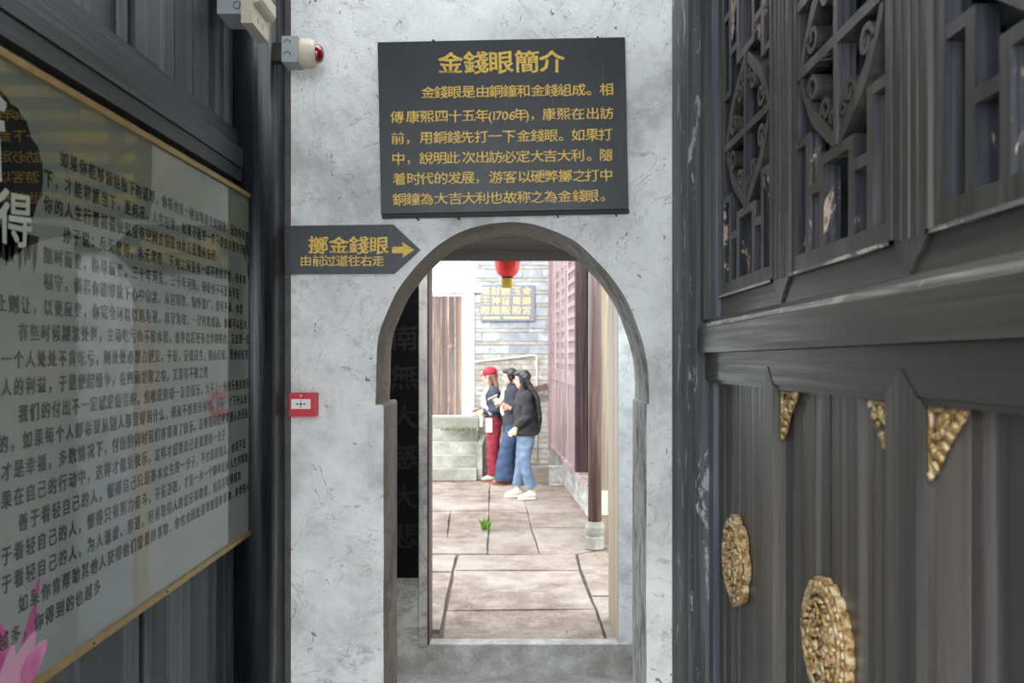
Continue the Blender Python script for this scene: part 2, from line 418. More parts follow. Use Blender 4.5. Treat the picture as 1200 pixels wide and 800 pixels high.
# rails above the board
MB().box(-.945, -.872, -.35, 2.97, 2.334, 2.376).map(shL).build('rail', M['wood_left_rail'], wl, .004)
MB().box(-.945, -.868, -.35, 2.97, 2.378, 2.440).map(shL).build('rail', M['wood_left_rail'], wl, .004)
MB().box(-.945, -.885, -.35, 2.97, 2.445, 2.500).map(shL).build('rail', M['wood_left_rail'], wl, .004)
for a, b in ((YL(158, -.885), YL(184, -.885)), (YL(290, -.885), 2.97), (.3, .36), (1.0, 1.08)):
    MB().box(-.945, -.884, a, b, 2.5, 3.65).map(shL).build('stile', M['wood_left'], wl, .004)
MB().box(-.94, -.889, YL(158, -.885)-.05, YL(158, -.885)-.03, 2.5, 3.65).map(shL).build('stile', M['wood_left'], wl, .003)
pe = [.36, .6, .82, 1.0]; pe2 = [1.08, 1.3, 1.5, 1.72, YL(158, -.885)]; pe3 = [YL(184,-.885), 2.33, 2.46, 2.58, 2.73, 2.84, YL(290,-.885)]
for q in (pe, pe2, pe3):
    for a, b in zip(q, q[1:]):
        MB().box(-.945, -.905+rs.uniform(-.002, .002), a+.001, b-.001, 2.49, 3.65).map(shL).build('plank', M['wood_left'], wl, .0015)
# corner post
pst = MB().box(-.90, -.784, 2.80, 2.99, -.184, 3.7).build('corner_post', M['wood_post_black'], None, .028, True, seg=5)
meta(pst, 'glossy black timber post between the big notice board and the white wall', 'post', kind='structure')

# ------------------------------------------------------------------ right wall: lattice windows over panelled boards
wr = empty('wall_right', (0,0,0), 'panelled dark timber wall with gilt carvings on the right', 'wall', kind='structure')
def YR(px, X): return X*F/(px-VX)
MB().box(.72, .80, -.4, 3.0, -.185, 3.7).map(shR).build('backing_board', M['dark'], wr)
# weathered corner post
cp = MB().box(.548, .66, 2.715, 2.995, -.184, 3.7).build('corner_post', M['wood_weathered'], None, .006)
meta(cp, 'weathered grey corner post with peeling paint beside the white wall', 'post', kind='structure')
# the heavy rail with its chamfered, worn top
RX = .575
pr = [(.70, 1.828), (RX, 1.828), (RX, 1.902), (RX+.012, 1.912), (RX+.014, 1.918), (.613, 1.934), (.70, 1.934)]
MB().prism([(x, -.35, z) for x, z in pr], (0, 3.06, 0)).map(shR).build('rail', M['wood_right_rail'], wr, .002)
MB().box(RX+.004, RX+.012, -.35, 2.712, 1.905, 1.9165).map(shR).build('bead', M['wood_edge_worn'], wr, .002)
# top rail of the lower panels
MB().box(.600, .68, -.35, 2.80, 1.748, 1.827).map(shR).build('rail', M['wood_right_rail'], wr, .003)
MB().box(.606, .632, -.35, 2.80, 1.737, 1.748).map(shR).build('bead', M['wood_right_rail'], wr, .003)
MB().box(.600, .68, -.35, 2.80, -.18, .02).map(shR).build('rail', M['wood_right_rail'], wr, .003)
# pointed stiles
XS = .598
def lstile(ya, yb, apex, X=XS):
    m = (ya+yb)/2
    MB().prism([(X, ya, .02), (X, yb, .02), (X, yb, 1.745), (X, m, apex), (X, ya, 1.745)], (.055, 0, 0)).map(shR).build('stile', M['wood_right_stile'], wr, .002)
lstile(YR(1074, XS), YR(1037, XS), 1.79); lstile(YR(905, XS), YR(893.5, XS), 1.79); lstile(.52, .63, 1.79); lstile(-.2, -.1, 1.79)
MB().box(.600, .65, 2.72, 2.80, .02, 1.746).map(shR).build('stile', M['wood_right_stile'], wr, .003)
MB().box(.612, .65, 2.655, 2.72, .02, 1.746).map(shR).build('stile', M['wood_bluish'], wr, .003)
# board panels
XP = .628
def boards(ya, yb, n):
    e = [ya]+sorted(ya+(yb-ya)*(k+rs.uniform(-.3, .3))/n for k in range(1, n))+[yb]
    for a, b in zip(e, e[1:]):
        MB().box(XP+rs.uniform(-.0025, .0025), .70, a, b-.0012, .02, 1.742).map(shR).build('plank', M['wood_right'], wr, .0015)
boards(2.09, 2.655, 7); boards(YR(1037, XS), YR(905, XS), 9); boards(.63, YR(1074, XS), 8); boards(-.1, .52, 4)

# gilt corner carvings
def corner(yc, sgn, w=.105, h=.115):
    o = MB(); r = random.Random(int(yc*100)); ztop = 1.738
    X = XP-.004
    def q(u, v): return (X, yc-sgn*u, ztop-v)
    o.prism([q(0, 0), q(w*.98, 0), q(w*.86, .02), q(w*.45, h*.5), q(w*.16, h*.86), q(0, h)], (-.004, 0, 0))
    o.tube([(X-.008, yc-sgn*k*w/6, ztop-.006) for k in range(7)], .0055, 6)
    o.tube([(X-.008, yc-sgn*.006, ztop-k*h/6) for k in range(7)], .005, 6)
    for i in range(26):
        u = r.uniform(.06, .88)*w; v = r.uniform(.08, .95)*h
        if u/w+v/h > .98: continue
        a = r.uniform(-.6, .6)+.5*sgn
        o.ball((X-.009, yc-sgn*u, ztop-v), (.007, .0055, .0125), 1, Matrix.Rotation(a, 3, 'X'))
    for k in range(7):
        t = (k+.5)/7
        o.ball((X-.009, yc-sgn*w*(1-t)*.96, ztop-h*t*.96-.004), (.007, .006, .010), 1, Matrix.Rotation(-.8*sgn, 3, 'X'))
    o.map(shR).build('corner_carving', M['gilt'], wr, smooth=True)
corner(YR(905, XS)-.012, 1); corner(YR(1037, XS)+.002, -1); corner(YR(1074, XS)-.002, 1, .105, .112); corner(.632, -1)

# carved medallions
def medallion(yc, zc, R, lobes, deep, label):
    X = XP; o = MB(); N = lobes*8
    pts = []
    for k in range(N):
        a = 2*PI*k/N; r = R*(1-.5*deep+deep*abs(math.cos(lobes*a/2))**.7)
        pts.append((X, yc+r*math.cos(a), zc+r*math.sin(a)))
    o.prism(pts, (-.017, 0, 0))
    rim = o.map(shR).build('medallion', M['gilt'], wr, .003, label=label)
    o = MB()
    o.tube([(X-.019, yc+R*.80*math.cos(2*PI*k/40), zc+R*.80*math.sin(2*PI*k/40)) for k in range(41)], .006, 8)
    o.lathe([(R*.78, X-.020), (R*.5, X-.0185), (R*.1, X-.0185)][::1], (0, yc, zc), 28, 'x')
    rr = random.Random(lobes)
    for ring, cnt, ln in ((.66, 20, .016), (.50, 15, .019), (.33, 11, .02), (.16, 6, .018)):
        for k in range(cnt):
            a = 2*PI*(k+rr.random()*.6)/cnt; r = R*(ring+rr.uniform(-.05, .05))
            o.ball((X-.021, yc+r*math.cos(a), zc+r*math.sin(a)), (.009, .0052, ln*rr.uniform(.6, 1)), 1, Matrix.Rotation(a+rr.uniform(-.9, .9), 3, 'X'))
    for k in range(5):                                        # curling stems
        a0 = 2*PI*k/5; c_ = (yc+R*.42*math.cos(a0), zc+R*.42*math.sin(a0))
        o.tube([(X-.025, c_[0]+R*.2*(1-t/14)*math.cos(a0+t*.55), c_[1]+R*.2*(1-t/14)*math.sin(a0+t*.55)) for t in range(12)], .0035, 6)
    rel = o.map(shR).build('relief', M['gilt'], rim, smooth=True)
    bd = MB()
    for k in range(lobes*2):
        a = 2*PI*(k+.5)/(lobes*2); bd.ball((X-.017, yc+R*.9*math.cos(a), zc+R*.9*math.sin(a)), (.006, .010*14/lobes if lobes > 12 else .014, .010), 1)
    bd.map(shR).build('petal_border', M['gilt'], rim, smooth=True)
zm = 1.115
medallion(2.42, 1.249, .120, 8, .13, 'smaller-looking far gilt medallion with broad scalloped lobes')
medallion(1.722, 1.247, .122, 20, .07, 'near gilt medallion with a finely scalloped rim')
medallion(1.02, 1.247, .122, 8, .13, 'gilt medallion at the near end of the wall')

# lattice windows
XU = .62
def ribbon(o, pts, wd, X0, depth):
    pts = [Vector((p[0], p[1])) for p in pts]; n = len(pts); L, R_ = [], []
    for i, p in enumerate(pts):
        t = (pts[min(n-1, i+1)]-pts[max(0, i-1)]).normalized(); nn = Vector((-t.y, t.x))
        w_ = wd(i/(n-1)) if callable(wd) else wd
        L.append(p+nn*w_/2); R_.append(p-nn*w_/2)
    bm = o.bm
    ring = []
    for a, b in zip(L, R_):
        ring.append([bm.verts.new((X0, a.x, a.y)), bm.verts.new((X0, b.x, b.y)), bm.verts.new((X0+depth, b.x, b.y)), bm.verts.new((X0+depth, a.x, a.y))])
    for r0, r1 in zip(ring, ring[1:]):
        for k in range(4): bm.faces.new((r0[k], r0[(k+1)%4], r1[(k+1)%4], r1[k]))
    bm.faces.new(ring[0][::-1]); bm.faces.new(ring[-1])
def sides(o):                    # the faces inside the openings keep their old bluish paint
    o.data.materials.append(M['backing'])
    for p in o.data.polygons:
        if abs(p.normal.x) < .3: p.material_index = 1
def lattice(n, Y1, label):
    root = empty('window_%d' % n, (0,0,0), label, 'lattice window', kind='structure')
    Wd, Z0, HT = .455, 2.032, .95
    q = lambda u: Y1-u
    D = .034
    def bar(u0, u1, v0, v1, X=XU+.002, d=D, mt='wood_right_stile'):
        o = MB().box(X, X+d, q(u1), q(u0), Z0+v0, Z0+v1).map(shR).build('lattice_bar', M[mt], root, .002)
        sides(o)
    b = .025
    # frame
    sides(MB().box(XU, XU+.04, q(.0), q(-.030), Z0-.033, Z0+HT).map(shR).build('frame', M['wood_right_stile'], root, .003))
    MB().box(XU, XU+.03, q(Wd+.030), q(Wd), Z0-.033, Z0+HT).map(shR).build('frame', M['wood_right_stile'], root, .003)
    MB().box(XU, XU+.03, q(Wd), q(0), Z0-.033, Z0).map(shR).build('frame', M['wood_right_stile'], root, .003)
    MB().box(XU, XU+.03, q(Wd+.03), q(-.03), Z0+HT, Z0+HT+.035).map(shR).build('frame', M['wood_right_stile'], root, .003)
    # bead round the frame
    MB().box(XU-.008, XU+.03, q(Wd+.04), q(-.04), Z0-.042, Z0-.035).map(shR).build('bead', M['wood_edge_worn'], root, .002)
    for u in (-.040, Wd+.032):
        MB().box(XU-.008, XU+.03, q(u+.008), q(u), Z0-.042, Z0+HT+.03).map(shR).build('bead', M['wood_right_stile'], root, .002)
    u1, u2 = .067, .151
    for m in (0, 1):
        mu = (lambda a, c: (Wd-c, Wd-a)) if m else (lambda a, c: (a, c))
        bar(*mu(u1-b/2, u1+b/2), 0, .25); bar(*mu(0, u1-b/2), .23, .25)
        bar(*mu(u2-b/2, u2+b/2), 0, .185); bar(*mu(u1+b/2, u2-b/2), .115, .137)
        bar(*mu(u1-b/2, u1+b/2), .53, HT); bar(*mu(0, u1-b/2), .53, .55)
        bar(*mu(u2-b/2, u2+b/2), .595, HT); bar(*mu(u1+b/2, u2-b/2), .64, .66); bar(*mu(0, u1-b/2), .76, .78)
    bar(u2+b/2, Wd-u2-b/2, .163, .185); bar(u2+b/2, Wd-u2-b/2, .595, .617); bar(u2+b/2, Wd-u2-b/2, .80, .82)
    bar(0, Wd, .379, .401, XU+.001, D+.002); bar(Wd/2-.009, Wd/2+.009, .186, .594, XU+.0005, D+.003)
    # scrolled oval in four quarters
    half = spline([(.004, .186), (.03, .207), (.08, .242), (.13, .275), (.165, .315), (.195, .352), (.205, .379)], 4)
    for sx in (1, -1):
        for sy in (1, -1):
            o = MB()
            tr = lambda p: (q(Wd/2+sx*p[0]), Z0+.39+sy*(p[1]-.39))
            ribbon(o, [tr(p) for p in half], lambda t: .020+.012*math.sin(PI*min(1, t*1.3)), XU+.004, .036)
            def curl(c, r0, a0, turns, dirn, wd):
                pts = []
                for k in range(17):
                    t = k/16; a = a0+dirn*turns*2*PI*t; r = r0*(1-.72*t)
                    pts.append(tr((c[0]+r*math.cos(a), c[1]+r*math.sin(a))))
                ribbon(o, pts, lambda t: wd*(1-.35*t), XU+.004, .036)
            curl((.137, .335), .032, -.2, 1.15, 1, .014)
            curl((.062, .272), .025, -.3, 1.15, 1, .013)
            curl((.030, .245), .018, 3.6, .9, -1, .010)
            o.map(shR).build('scroll_ornament', M['wood_right_stile'], root)
    e = [0, .10, .21, .32, .46]
    for a, c in zip(e, e[1:]):
        MB().box(XU+.062+rs.uniform(-.002, .002), XU+.074, q(c), q(a+.001), Z0-.03, Z0+HT).map(shR).build('backing_plank', M['backing_dark'], root, .001)
    return root
lattice(1, 2.559, 'farthest carved lattice window, beside the weathered post')
lattice(2, 1.905, 'middle carved lattice window with scrolls over a pointed stile')
lattice(3, 1.251, 'nearest lattice window at the right edge of the view')
# stiles and bottom rails between the windows
def ustile(ya, yb, mat='wood_right_stile', X=XU-.004):
    m = (ya+yb)/2
    for yy in (m-.0285, m+.0265, m-.001):
        MB().box(X-.003, X+.01, yy, yy+.004 if yy != m-.001 else yy+.002, 1.992, 3.6).map(shR).build('bead', M['wood_right_stile'], wr, .001)
    MB().prism([(X, ya, 3.6), (X, yb, 3.6), (X, yb, 1.988), (X, m+.014, 1.953), (X, m, 1.936), (X, m-.014, 1.953), (X, ya, 1.988)], (.05, 0, 0)).map(shR).build('stile', M[mat], wr, .003)
MB().box(XU+.002, XU+.05, -.35, 2.60, 1.93, 1.9885).map(shR).build('rail', M['wood_right_rail'], wr, .002)
ustile(Y1:=1.946, 2.061); ustile(1.292, 1.409); ustile(.70, .755)
MB().box(XU-.012, .70, 2.601, 2.665, 1.93, 3.6).map(shR).build('stile', M['wood_bluish'], wr, .004)
MB().box(XU-.035, .70, 2.667, 2.72, 1.93, 3.6).map(shR).build('stile', M['wood_right_stile'], wr, .004)
MB().box(.66, .70, -.35, .755, 1.93, 3.6).map(shR).build('stile', M['wood_right_stile'], wr, .004)

# ------------------------------------------------------------------ sign over the arch
th_ = math.radians(1.19); SY = 2.975
def px_local(px, py, c, k):      # picture point -> unrotated sign coordinates
    dx, dz = (px-c[0])/k, -(py-c[1])/k
    return dx*math.cos(th_)+dz*math.sin(th_), -dx*math.sin(th_)+dz*math.cos(th_)
k = F/(SY-.0)
cs = (589.5, 147.0)
ctr = P(*cs, SY)
sg = empty('signboard', ctr, 'large black rectangular signboard with gold writing above the arch', 'sign', rot=(0, -th_, 0))
w2, h2 = 290/k/2, 201/k/2
MB().box(-w2, w2, 0, .022, -h2, h2).build('board', M['board_black'], sg, .002)
MB().box(-w2+.002, w2+.003, .004, .024, -h2-.014, -h2-.002).build('bottom_ledge', M['board_edge'], sg, .002)
for a in (-.235, .33): MB().tube([(a, .012, h2-.002), (a, .012, h2+.008), (a+.004, .024, h2+.010)], .003, 6).build('hook', M['metal'], sg)
for a in (-.30, -.16, .18, .38): MB().tube([(a, .0, -h2-.012), (a, .004, -h2-.020), (a+.004, .022, -h2-.021)], .003, 6).build('hook', M['metal'], sg)
def zc(zx, zy): return px_local(430+zx/3.334, 30+zy/3.334, cs, k)
rows = [
 ('金錢眼簡介', [327,427,523,625,722], 144, 97, .042),
 ('金錢眼是由銅鐘和金錢組成。相', [239,290,343,397,452,504,558,612,667,720,773,828,885,937], 257, 54, .028),
 ('傳康熙四十五年(1706年)，康熙在出訪', [118,180,235,292,345,398,450,482,497,516,540,567,598,626,662,712,768,824,882,937], 350, 54, .028),
 ('前，用銅錢先打一下金錢眼。如果打', [120,175,232,286,340,392,447,500,555,612,667,720,775,825,880,932], 433, 54, .028),
 ('中，說明此次出訪必定大吉大利。隨', [123,178,232,286,337,398,451,503,555,610,665,716,770,824,885,934], 513, 54, .028),
 ('着时代的发展，游客以硬弊擲之打中', [127,183,234,290,343,395,447,505,560,615,667,720,775,830,880,935], 592, 54, .028),
 ('銅鐘為大吉大利也故称之為金錢眼。', [127,180,234,290,345,398,452,505,560,613,665,718,773,830,880,938], 672, 54, .028)]
for txt, xs, y, size, bold in rows:
    items = []
    for ch, x in zip(txt, xs):
        slope = -(x-520)*.0207*.9
        yy = y+slope+(-(x-120)*.0 )
        sz = size/3.334/k
        cx, cy = zc(x, yy)
        if ch in '1706': sz *= .95
        items.append((ch, cx, cy, sz))
    lettering(items, bold, 'lettering', M['gold_paint'], sg, lambda x, y, h: (x, -.0008-h, y), .03, 0, 1.05, .95)

# ------------------------------------------------------------------ arrow sign
AY = 2.978; ka = F/AY
aw = empty('arrow_sign', P(400, 292, AY), 'small black arrow-shaped sign with gold writing left of the arch', 'sign')
al = lambda px, py: ((px-400)/ka, -(py-292)/ka)
MB().prism([(al(*p)[0], 0, al(*p)[1]) for p in ((335,264.5),(461,263),(492,292),(461.5,320),(335,320.5))], (0, .020, 0)).build('board', M['board_black'], aw, .0015)
z2 = lambda zx, zy: al(320+zx/3.2, 250+zy/3.2)
lettering([(c, *z2(x, 120), 73/3.2/ka) for c, x in zip('擲金錢眼', (170, 247, 322, 397))], .04, 'lettering', M['gold_paint'], aw, lambda x, y, h: (x, -.0008-h, y), .03, 0, 1.05, .95)
lettering([(c, *z2(x, 178), 46/3.2/ka) for c, x in zip('由前过道往右走', (123, 170, 214, 259, 305, 350, 395))], .035, 'lettering', M['gold_paint'], aw, lambda x, y, h: (x, -.0008-h, y), .02, 0, 1.03, .95)
ar = [(447,125),(487,124),(484,107),(530,137),(485,166),(488,149),(446,149)]
MB().prism([(z2(*p)[0], -.001, z2(*p)[1]) for p in ar], (0, .0012, 0)).build('painted_arrow', M['gold_paint'], aw)

# ------------------------------------------------------------------ fire call point
CY = 2.955; kc = F/CY
cpnt = empty('fire_call_point', P(354, 489, 3.0), 'small red square fire alarm call point on the white wall', 'fire alarm')
def cb(x0, x1, y0, y1, ya, yb): # picture box -> local box
    a = P(x0, y1, CY)-cpnt.location; b = P(x1, y0, CY)-cpnt.location
    return (a.x, b.x, ya-3.0, yb-3.0, a.z, b.z)
MB().box(*cb(339, 369.5, 461, 488, 2.955, 2.975)).build('cover', M['red_plastic'], cpnt, .003)
MB().box(*cb(340, 370, 460.5, 487.5, 2.975, 2.999)).build('back_box', M['red_plastic'], cpnt, .002)
MB().box(*cb(341.5, 364, 467.5, 479, 2.953, 2.956)).build('glass_panel', M['white_label'], cpnt, .0008)
c0 = cb(341.5, 364, 467.5, 479, 2.9, 3.0); cx_, cz_ = (c0[0]+c0[1])/2, (c0[4]+c0[5])/2
pm = MB(); pm.lathe([(.0042, 0), (.0042, .001)], (cx_, 2.9515-3.0, cz_), 16, 'y')
pm.box(cx_-.0008, cx_+.0008, 2.9516-3, 2.953-3, cz_+.005, cz_+.015).box(cx_-.0008, cx_+.0008, 2.9516-3, 2.953-3, cz_-.014, cz_-.005)
for s_ in (-1, 1):
    pm.prism([(cx_+s_*.007, 2.952-3, cz_+.001), (cx_+s_*.016, 2.952-3, cz_+.004), (cx_+s_*.016, 2.952-3, cz_+.002), (cx_+s_*.011, 2.952-3, cz_-.004)], (0, .0008, 0))
pm.build('pictogram', M['black_ink'], cpnt)
MB().prism([(cx_-.003, 2.9545-3, c0[5]+.009), (cx_+.003, 2.9545-3, c0[5]+.009), (cx_, 2.9545-3, c0[5]+.017)], (0, .001, 0)).build('emblem', M['white_label'], cpnt)
for s_ in (-1, 1): MB().lathe([(.0018, 0), (.0018, .001)], (cx_+s_*.028, 2.9545-3, c0[4]-.018), 10, 'y').build('screw', M['metal'], cpnt)

# ------------------------------------------------------------------ alarm beacon on the post
bz = H+(VY-55.5)*2.80/F
be = empty('alarm_beacon', (-.749, 2.86, bz), 'round cream alarm beacon with a red lens sticking out from the black post', 'alarm light')
MB().box(-.036, .004, -.02, .02, -.030, .030).build('bracket', M['metal'], be, .002)
MB().box(0, .052, -.042, .042, -.040, .044).build('mounting_box', M['grey_plastic'], be, .004)
for zz in (-.018, .020): MB().tube([(.018+.011*math.cos(a*PI/8), -.0425, zz+.011*math.sin(a*PI/8)) for a in range(0, 9)], .0012, 5).build('knockout', M['black_ink'], be)
MB().lathe([(.040, .050), (.047, .054), (.048, .062), (.048, .086), (.044, .098), (.036, .105)], (0,0,0), 32, 'x').build('collar', M['cream'], be, smooth=True)
MB().lathe([(.031, .102), (.031, .108), (.029, .116), (.022, .124), (.011, .1285), (.002, .129)], (0,0,0), 24, 'x').build('red_lens', M['red_dome'], be, smooth=True)

# ------------------------------------------------------------------ alarm sounder, top left
so = empty('alarm_sounder', (-.868, 2.66, 2.86), 'cream wall-mounted alarm sounder on a grey box at the top of the left wall', 'alarm')
MB().box(-.014, .062, -.065, .06, -.045, .14).build('mounting_box', M['grey_plastic'], so, .004)
for zz in (-.02, .02, .06): MB().tube([(.045+.010*math.cos(a*PI/6), -.0658, zz+.011*math.sin(a*PI/6)) for a in range(0, 13)], .0012, 5).build('knockout', M['black_ink'], so)
MB().box(.062, .097, -.080, .090, -.078, .16).build('housing', M['cream'], so, .003)
rb = MB(); rb.prism([(.097, -.074, -.014), (.113, -.074, -.012), (.121, -.074, -.002), (.121, -.074, .034), (.112, -.074, .046), (.097, -.074, .048)], (0, .158, 0))
rb.build('horn', M['cream'], so, .004)
for yy in (-.03, .02): MB().box(.0970, .0978, yy, yy+.004, -.06, -.045).build('vent_slot', M['black_ink'], so)

# ------------------------------------------------------------------ big printed notice board on the left wall
XB = -.85
nb = empty('notice_board', (XB, 1.85, 1.74), 'long glossy grey-green notice board printed with rows of Chinese text', 'notice board')
Yb0, Yb1, Zb0, Zb1 = .95, 2.871, 1.209, 2.287
def bl(Y, z): return (0, Y-1.85, z+SL*Y-1.74)
def shB(v): return (v[0], v[1], v[2]+SL*(v[1]+1.85))
def bb(x0, x1, Ya, Yb, za, zb): return MB().box(x0, x1, Ya-1.85, Yb-1.85, za-1.74, zb-1.74).map(shB)
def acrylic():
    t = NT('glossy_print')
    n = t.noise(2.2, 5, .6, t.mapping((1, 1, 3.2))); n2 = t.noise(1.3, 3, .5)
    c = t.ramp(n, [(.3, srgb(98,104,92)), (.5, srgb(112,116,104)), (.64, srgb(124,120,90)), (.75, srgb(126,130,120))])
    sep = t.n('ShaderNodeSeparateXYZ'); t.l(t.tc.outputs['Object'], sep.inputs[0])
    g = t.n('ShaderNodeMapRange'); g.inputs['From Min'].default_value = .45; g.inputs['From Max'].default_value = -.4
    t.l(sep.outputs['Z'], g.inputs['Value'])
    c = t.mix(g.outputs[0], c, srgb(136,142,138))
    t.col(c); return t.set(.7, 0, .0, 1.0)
M['print'] = acrylic()
def flatprint(name, c):
    t = NT(name); t.col(c); return t.set(.7, 0, .0, 1.0)
M['print_ink'] = flatprint('print_ink', srgb(48,48,44))
M['print_black'] = flatprint('print_black', srgb(30,29,27))
M['print_pale'] = flatprint('print_pale', srgb(176,180,168))
M['print_green'] = flatprint('print_green', srgb(50,66,50))
def petal_mat():
    t = NT('print_pink'); n = t.noise(9, 3); t.col(t.ramp(n, [(.3, srgb(176,64,128)), (.5, srgb(214,120,170)), (.7, srgb(232,176,204))])); return t.set(.7, 0, .0, 1)
M['print_pink'] = petal_mat(); M['print_pink_deep'] = flatprint('print_pink_deep', srgb(168,60,120)); M['print_pink_pale'] = flatprint('print_pink_pale', srgb(206,150,176))
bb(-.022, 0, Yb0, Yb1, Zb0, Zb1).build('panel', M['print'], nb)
for a in ((Yb0-.006, Yb1+.006, Zb1-.004, Zb1+.010), (Yb0-.006, Yb1+.006, Zb0-.010, Zb0+.004), (Yb1-.003, Yb1+.008, Zb0+.005, Zb1-.005), (Yb0-.008, Yb0+.003, Zb0+.005, Zb1-.005)):
    bb(-.026, .007, *a).build('frame', M['gold_frame'], nb, .0025)
for yy in (1.75, 2.12, 2.865): MB().ball((.008, yy-1.85, Zb0-1.74+SL*yy-.002), .0028, 1).build('rivet', M['metal'], nb)
txt = [
 (1.630, '如果你能够领悟放下的道理，你将会有一种如释重负的感觉，因为所有事情都'),
 (1.5735, '下，才能掌握当下，更何况，人生在世，如果不能把一些不是很必要的东西放下'),
 (1.5735, '你的人生行囊将很快就没有空间去搁置你真正需要的东西'),
 (1.640, '孙子说：兵无常势，水无常形，天地之间没有一成不变的事情，所有事'),
 (1.5735, '随时而变，随地而变。三十年河东，三十年河西，即使也不可能长守在'),
 (1.5735, '相守，倘若你能够放下心中杂念，从容理性，胸怀宽广，便可平和，你若'),
 (1.391, '行止则让，以变应变，你完全可以以退为进，以守为攻，一旦时机成熟，你就可以反攻'),
 (1.492, '有些时候糊涂处世，主动吃亏山不转水转，也许以后还有合作的机会，又走到一起。若'),
 (1.442, '一个人处处不肯吃亏，则处处必想占便宜，于是，妄想日生，骄心日盛，而他必伤害别'),
 (1.442, '人的利益，于是便起纷争，在四面楚歌之中，又焉有不败之理'),
 (1.492, '我们的付出不一定就是痛苦的，但收获的却一定是快乐，大不了一场快乐善良的回'),
 (1.432, '的，如果每个人都希望从别人那里得到什么，却从不想到去付出，但是一个下什么由于'),
 (1.442, '才是幸福，多数情况下，付出的同时我们亦得到了快乐，是重要的是更得别人的回报'),
 (1.442, '果在自己的行动中，这样才能是快乐，这样才感到自己是重要的一分子'),
 (1.492, '善于看轻自己的人，懂得自己只是基本众生的一分子，不会因周围人，会常不足'),
 (1.442, '于看轻自己的人，懂得只有努力奋斗，开拓进取，才是一步一个脚印走向人生的辉煌'),
 (1.442, '于看轻自己的人，为人谦虚、厚道，容易取得人的信任和敬重，也容易取得成功'),
 (1.492, '如果你肯帮助其他人获得他们需要的事物，你也会因此得到想要的事物，你帮的人'),
 (1.432, '越多，你得到的也越多')]
for r, (ys, t_) in enumerate(txt):
    z = 2.157-.047*r
    items = [(ch, ys+.0365*(i+.5), z, .034) for i, ch in enumerate(t_) if ys+.0365*(i+1) < 2.83]
    lettering(items, .036, 'text_row', M['print_ink'], nb, lambda x, y, h: (.0006+h, x-1.85, y+SL*x-1.74), .03, 0, .92, .98, 0, False)
rp = random.Random(5)
blob = []
for i in range(70):
    a = 2*PI*i/70; r = 1+.10*noise.noise(Vector((math.cos(a)*2, math.sin(a)*2, .3)))+rp.uniform(-.03, .03)
    blob.append((1.37+.195*r*math.cos(a), 2.09+.155*r*math.sin(a)))
def flat(pts, name, mat, h=.0004):
    bm = bmesh.new(); vs = [bm.verts.new((h, y-1.85, z+SL*y-1.74)) for y, z in pts]; bm.faces.new(vs)
    bmesh.ops.triangulate(bm, faces=bm.faces)
    me = bpy.data.meshes.new(name); bm.to_mesh(me); bm.free(); me.materials.append(M[mat]); return link(name, me, nb)
flat(blob, 'ink_splash', 'print_black')
for k_ in range(13):
    y = 1.33+.017*k_+.008*rp.random(); flat([(y, 2.0), (y+.022, 2.0), (y+.014, 1.94+.03*rp.random()), (y+.007, 1.93+.03*rp.random())], 'ink_splash', 'print_black')
lettering([('捨', 1.36, 2.155, .20)], .035, 'brush_lettering', M['print_pale'], nb, lambda x, y, h: (.0008+h, x-1.85, y+SL*x-1.74), .1)
lettering([('得', 1.485, 2.02, .10)], .045, 'brush_lettering', M['print_pale'], nb, lambda x, y, h: (.0008+h, x-1.85, y+SL*x-1.74), .1)
def petal(cy, cz, ln, wd, a, h):
    pts = []
    for i in range(20):
        t = 2*PI*i/20; x = math.cos(t)*ln/2; y = math.sin(t)*wd/2*(1-.35*math.cos(t))
        pts.append((cy+x*math.cos(a)-y*math.sin(a), cz+x*math.sin(a)+y*math.cos(a)))
    flat(pts, 'lotus_petal', ('print_pink', 'print_pink_deep', 'print_pink_pale')[int(h*10000) % 3], h)
for i, (cy, cz, ln, wd, a) in enumerate([(1.405,1.30,.18,.05,2.0),(1.44,1.28,.16,.06,1.5),(1.53,1.30,.13,.035,1.15),(1.50,1.25,.17,.055,.75),(1.545,1.245,.12,.05,.5),(1.555,1.375,.035,.014,1.2),(1.46,1.23,.14,.05,1.2),(1.35,1.27,.17,.06,2.4)]):
    petal(cy, max(cz, 1.245), ln*.8, wd, a, .0005+.0001*i)
for i in range(16):
    a = rp.uniform(-1.9, -1.1) if i % 2 else rp.uniform(1.1, 2.4); y0_ = 2.79+rp.uniform(-.02, .03); z0_ = rp.uniform(2.03, 2.12); L = rp.uniform(.05, .10)
    flat([(y0_, z0_), (min(2.86, y0_+L*math.cos(a)*.5+.012), z0_+L*math.sin(a)*.5), (min(2.865, y0_+L*math.cos(a)), z0_+L*math.sin(a)), (y0_+L*math.cos(a)*.5-.003, z0_+L*math.sin(a)*.5)], 'bamboo_leaf', 'print_green', .0005)
flat([(2.80, 2.26), (2.803, 2.26), (2.845, 2.0), (2.841, 2.0)], 'bamboo_stem', 'print_green')

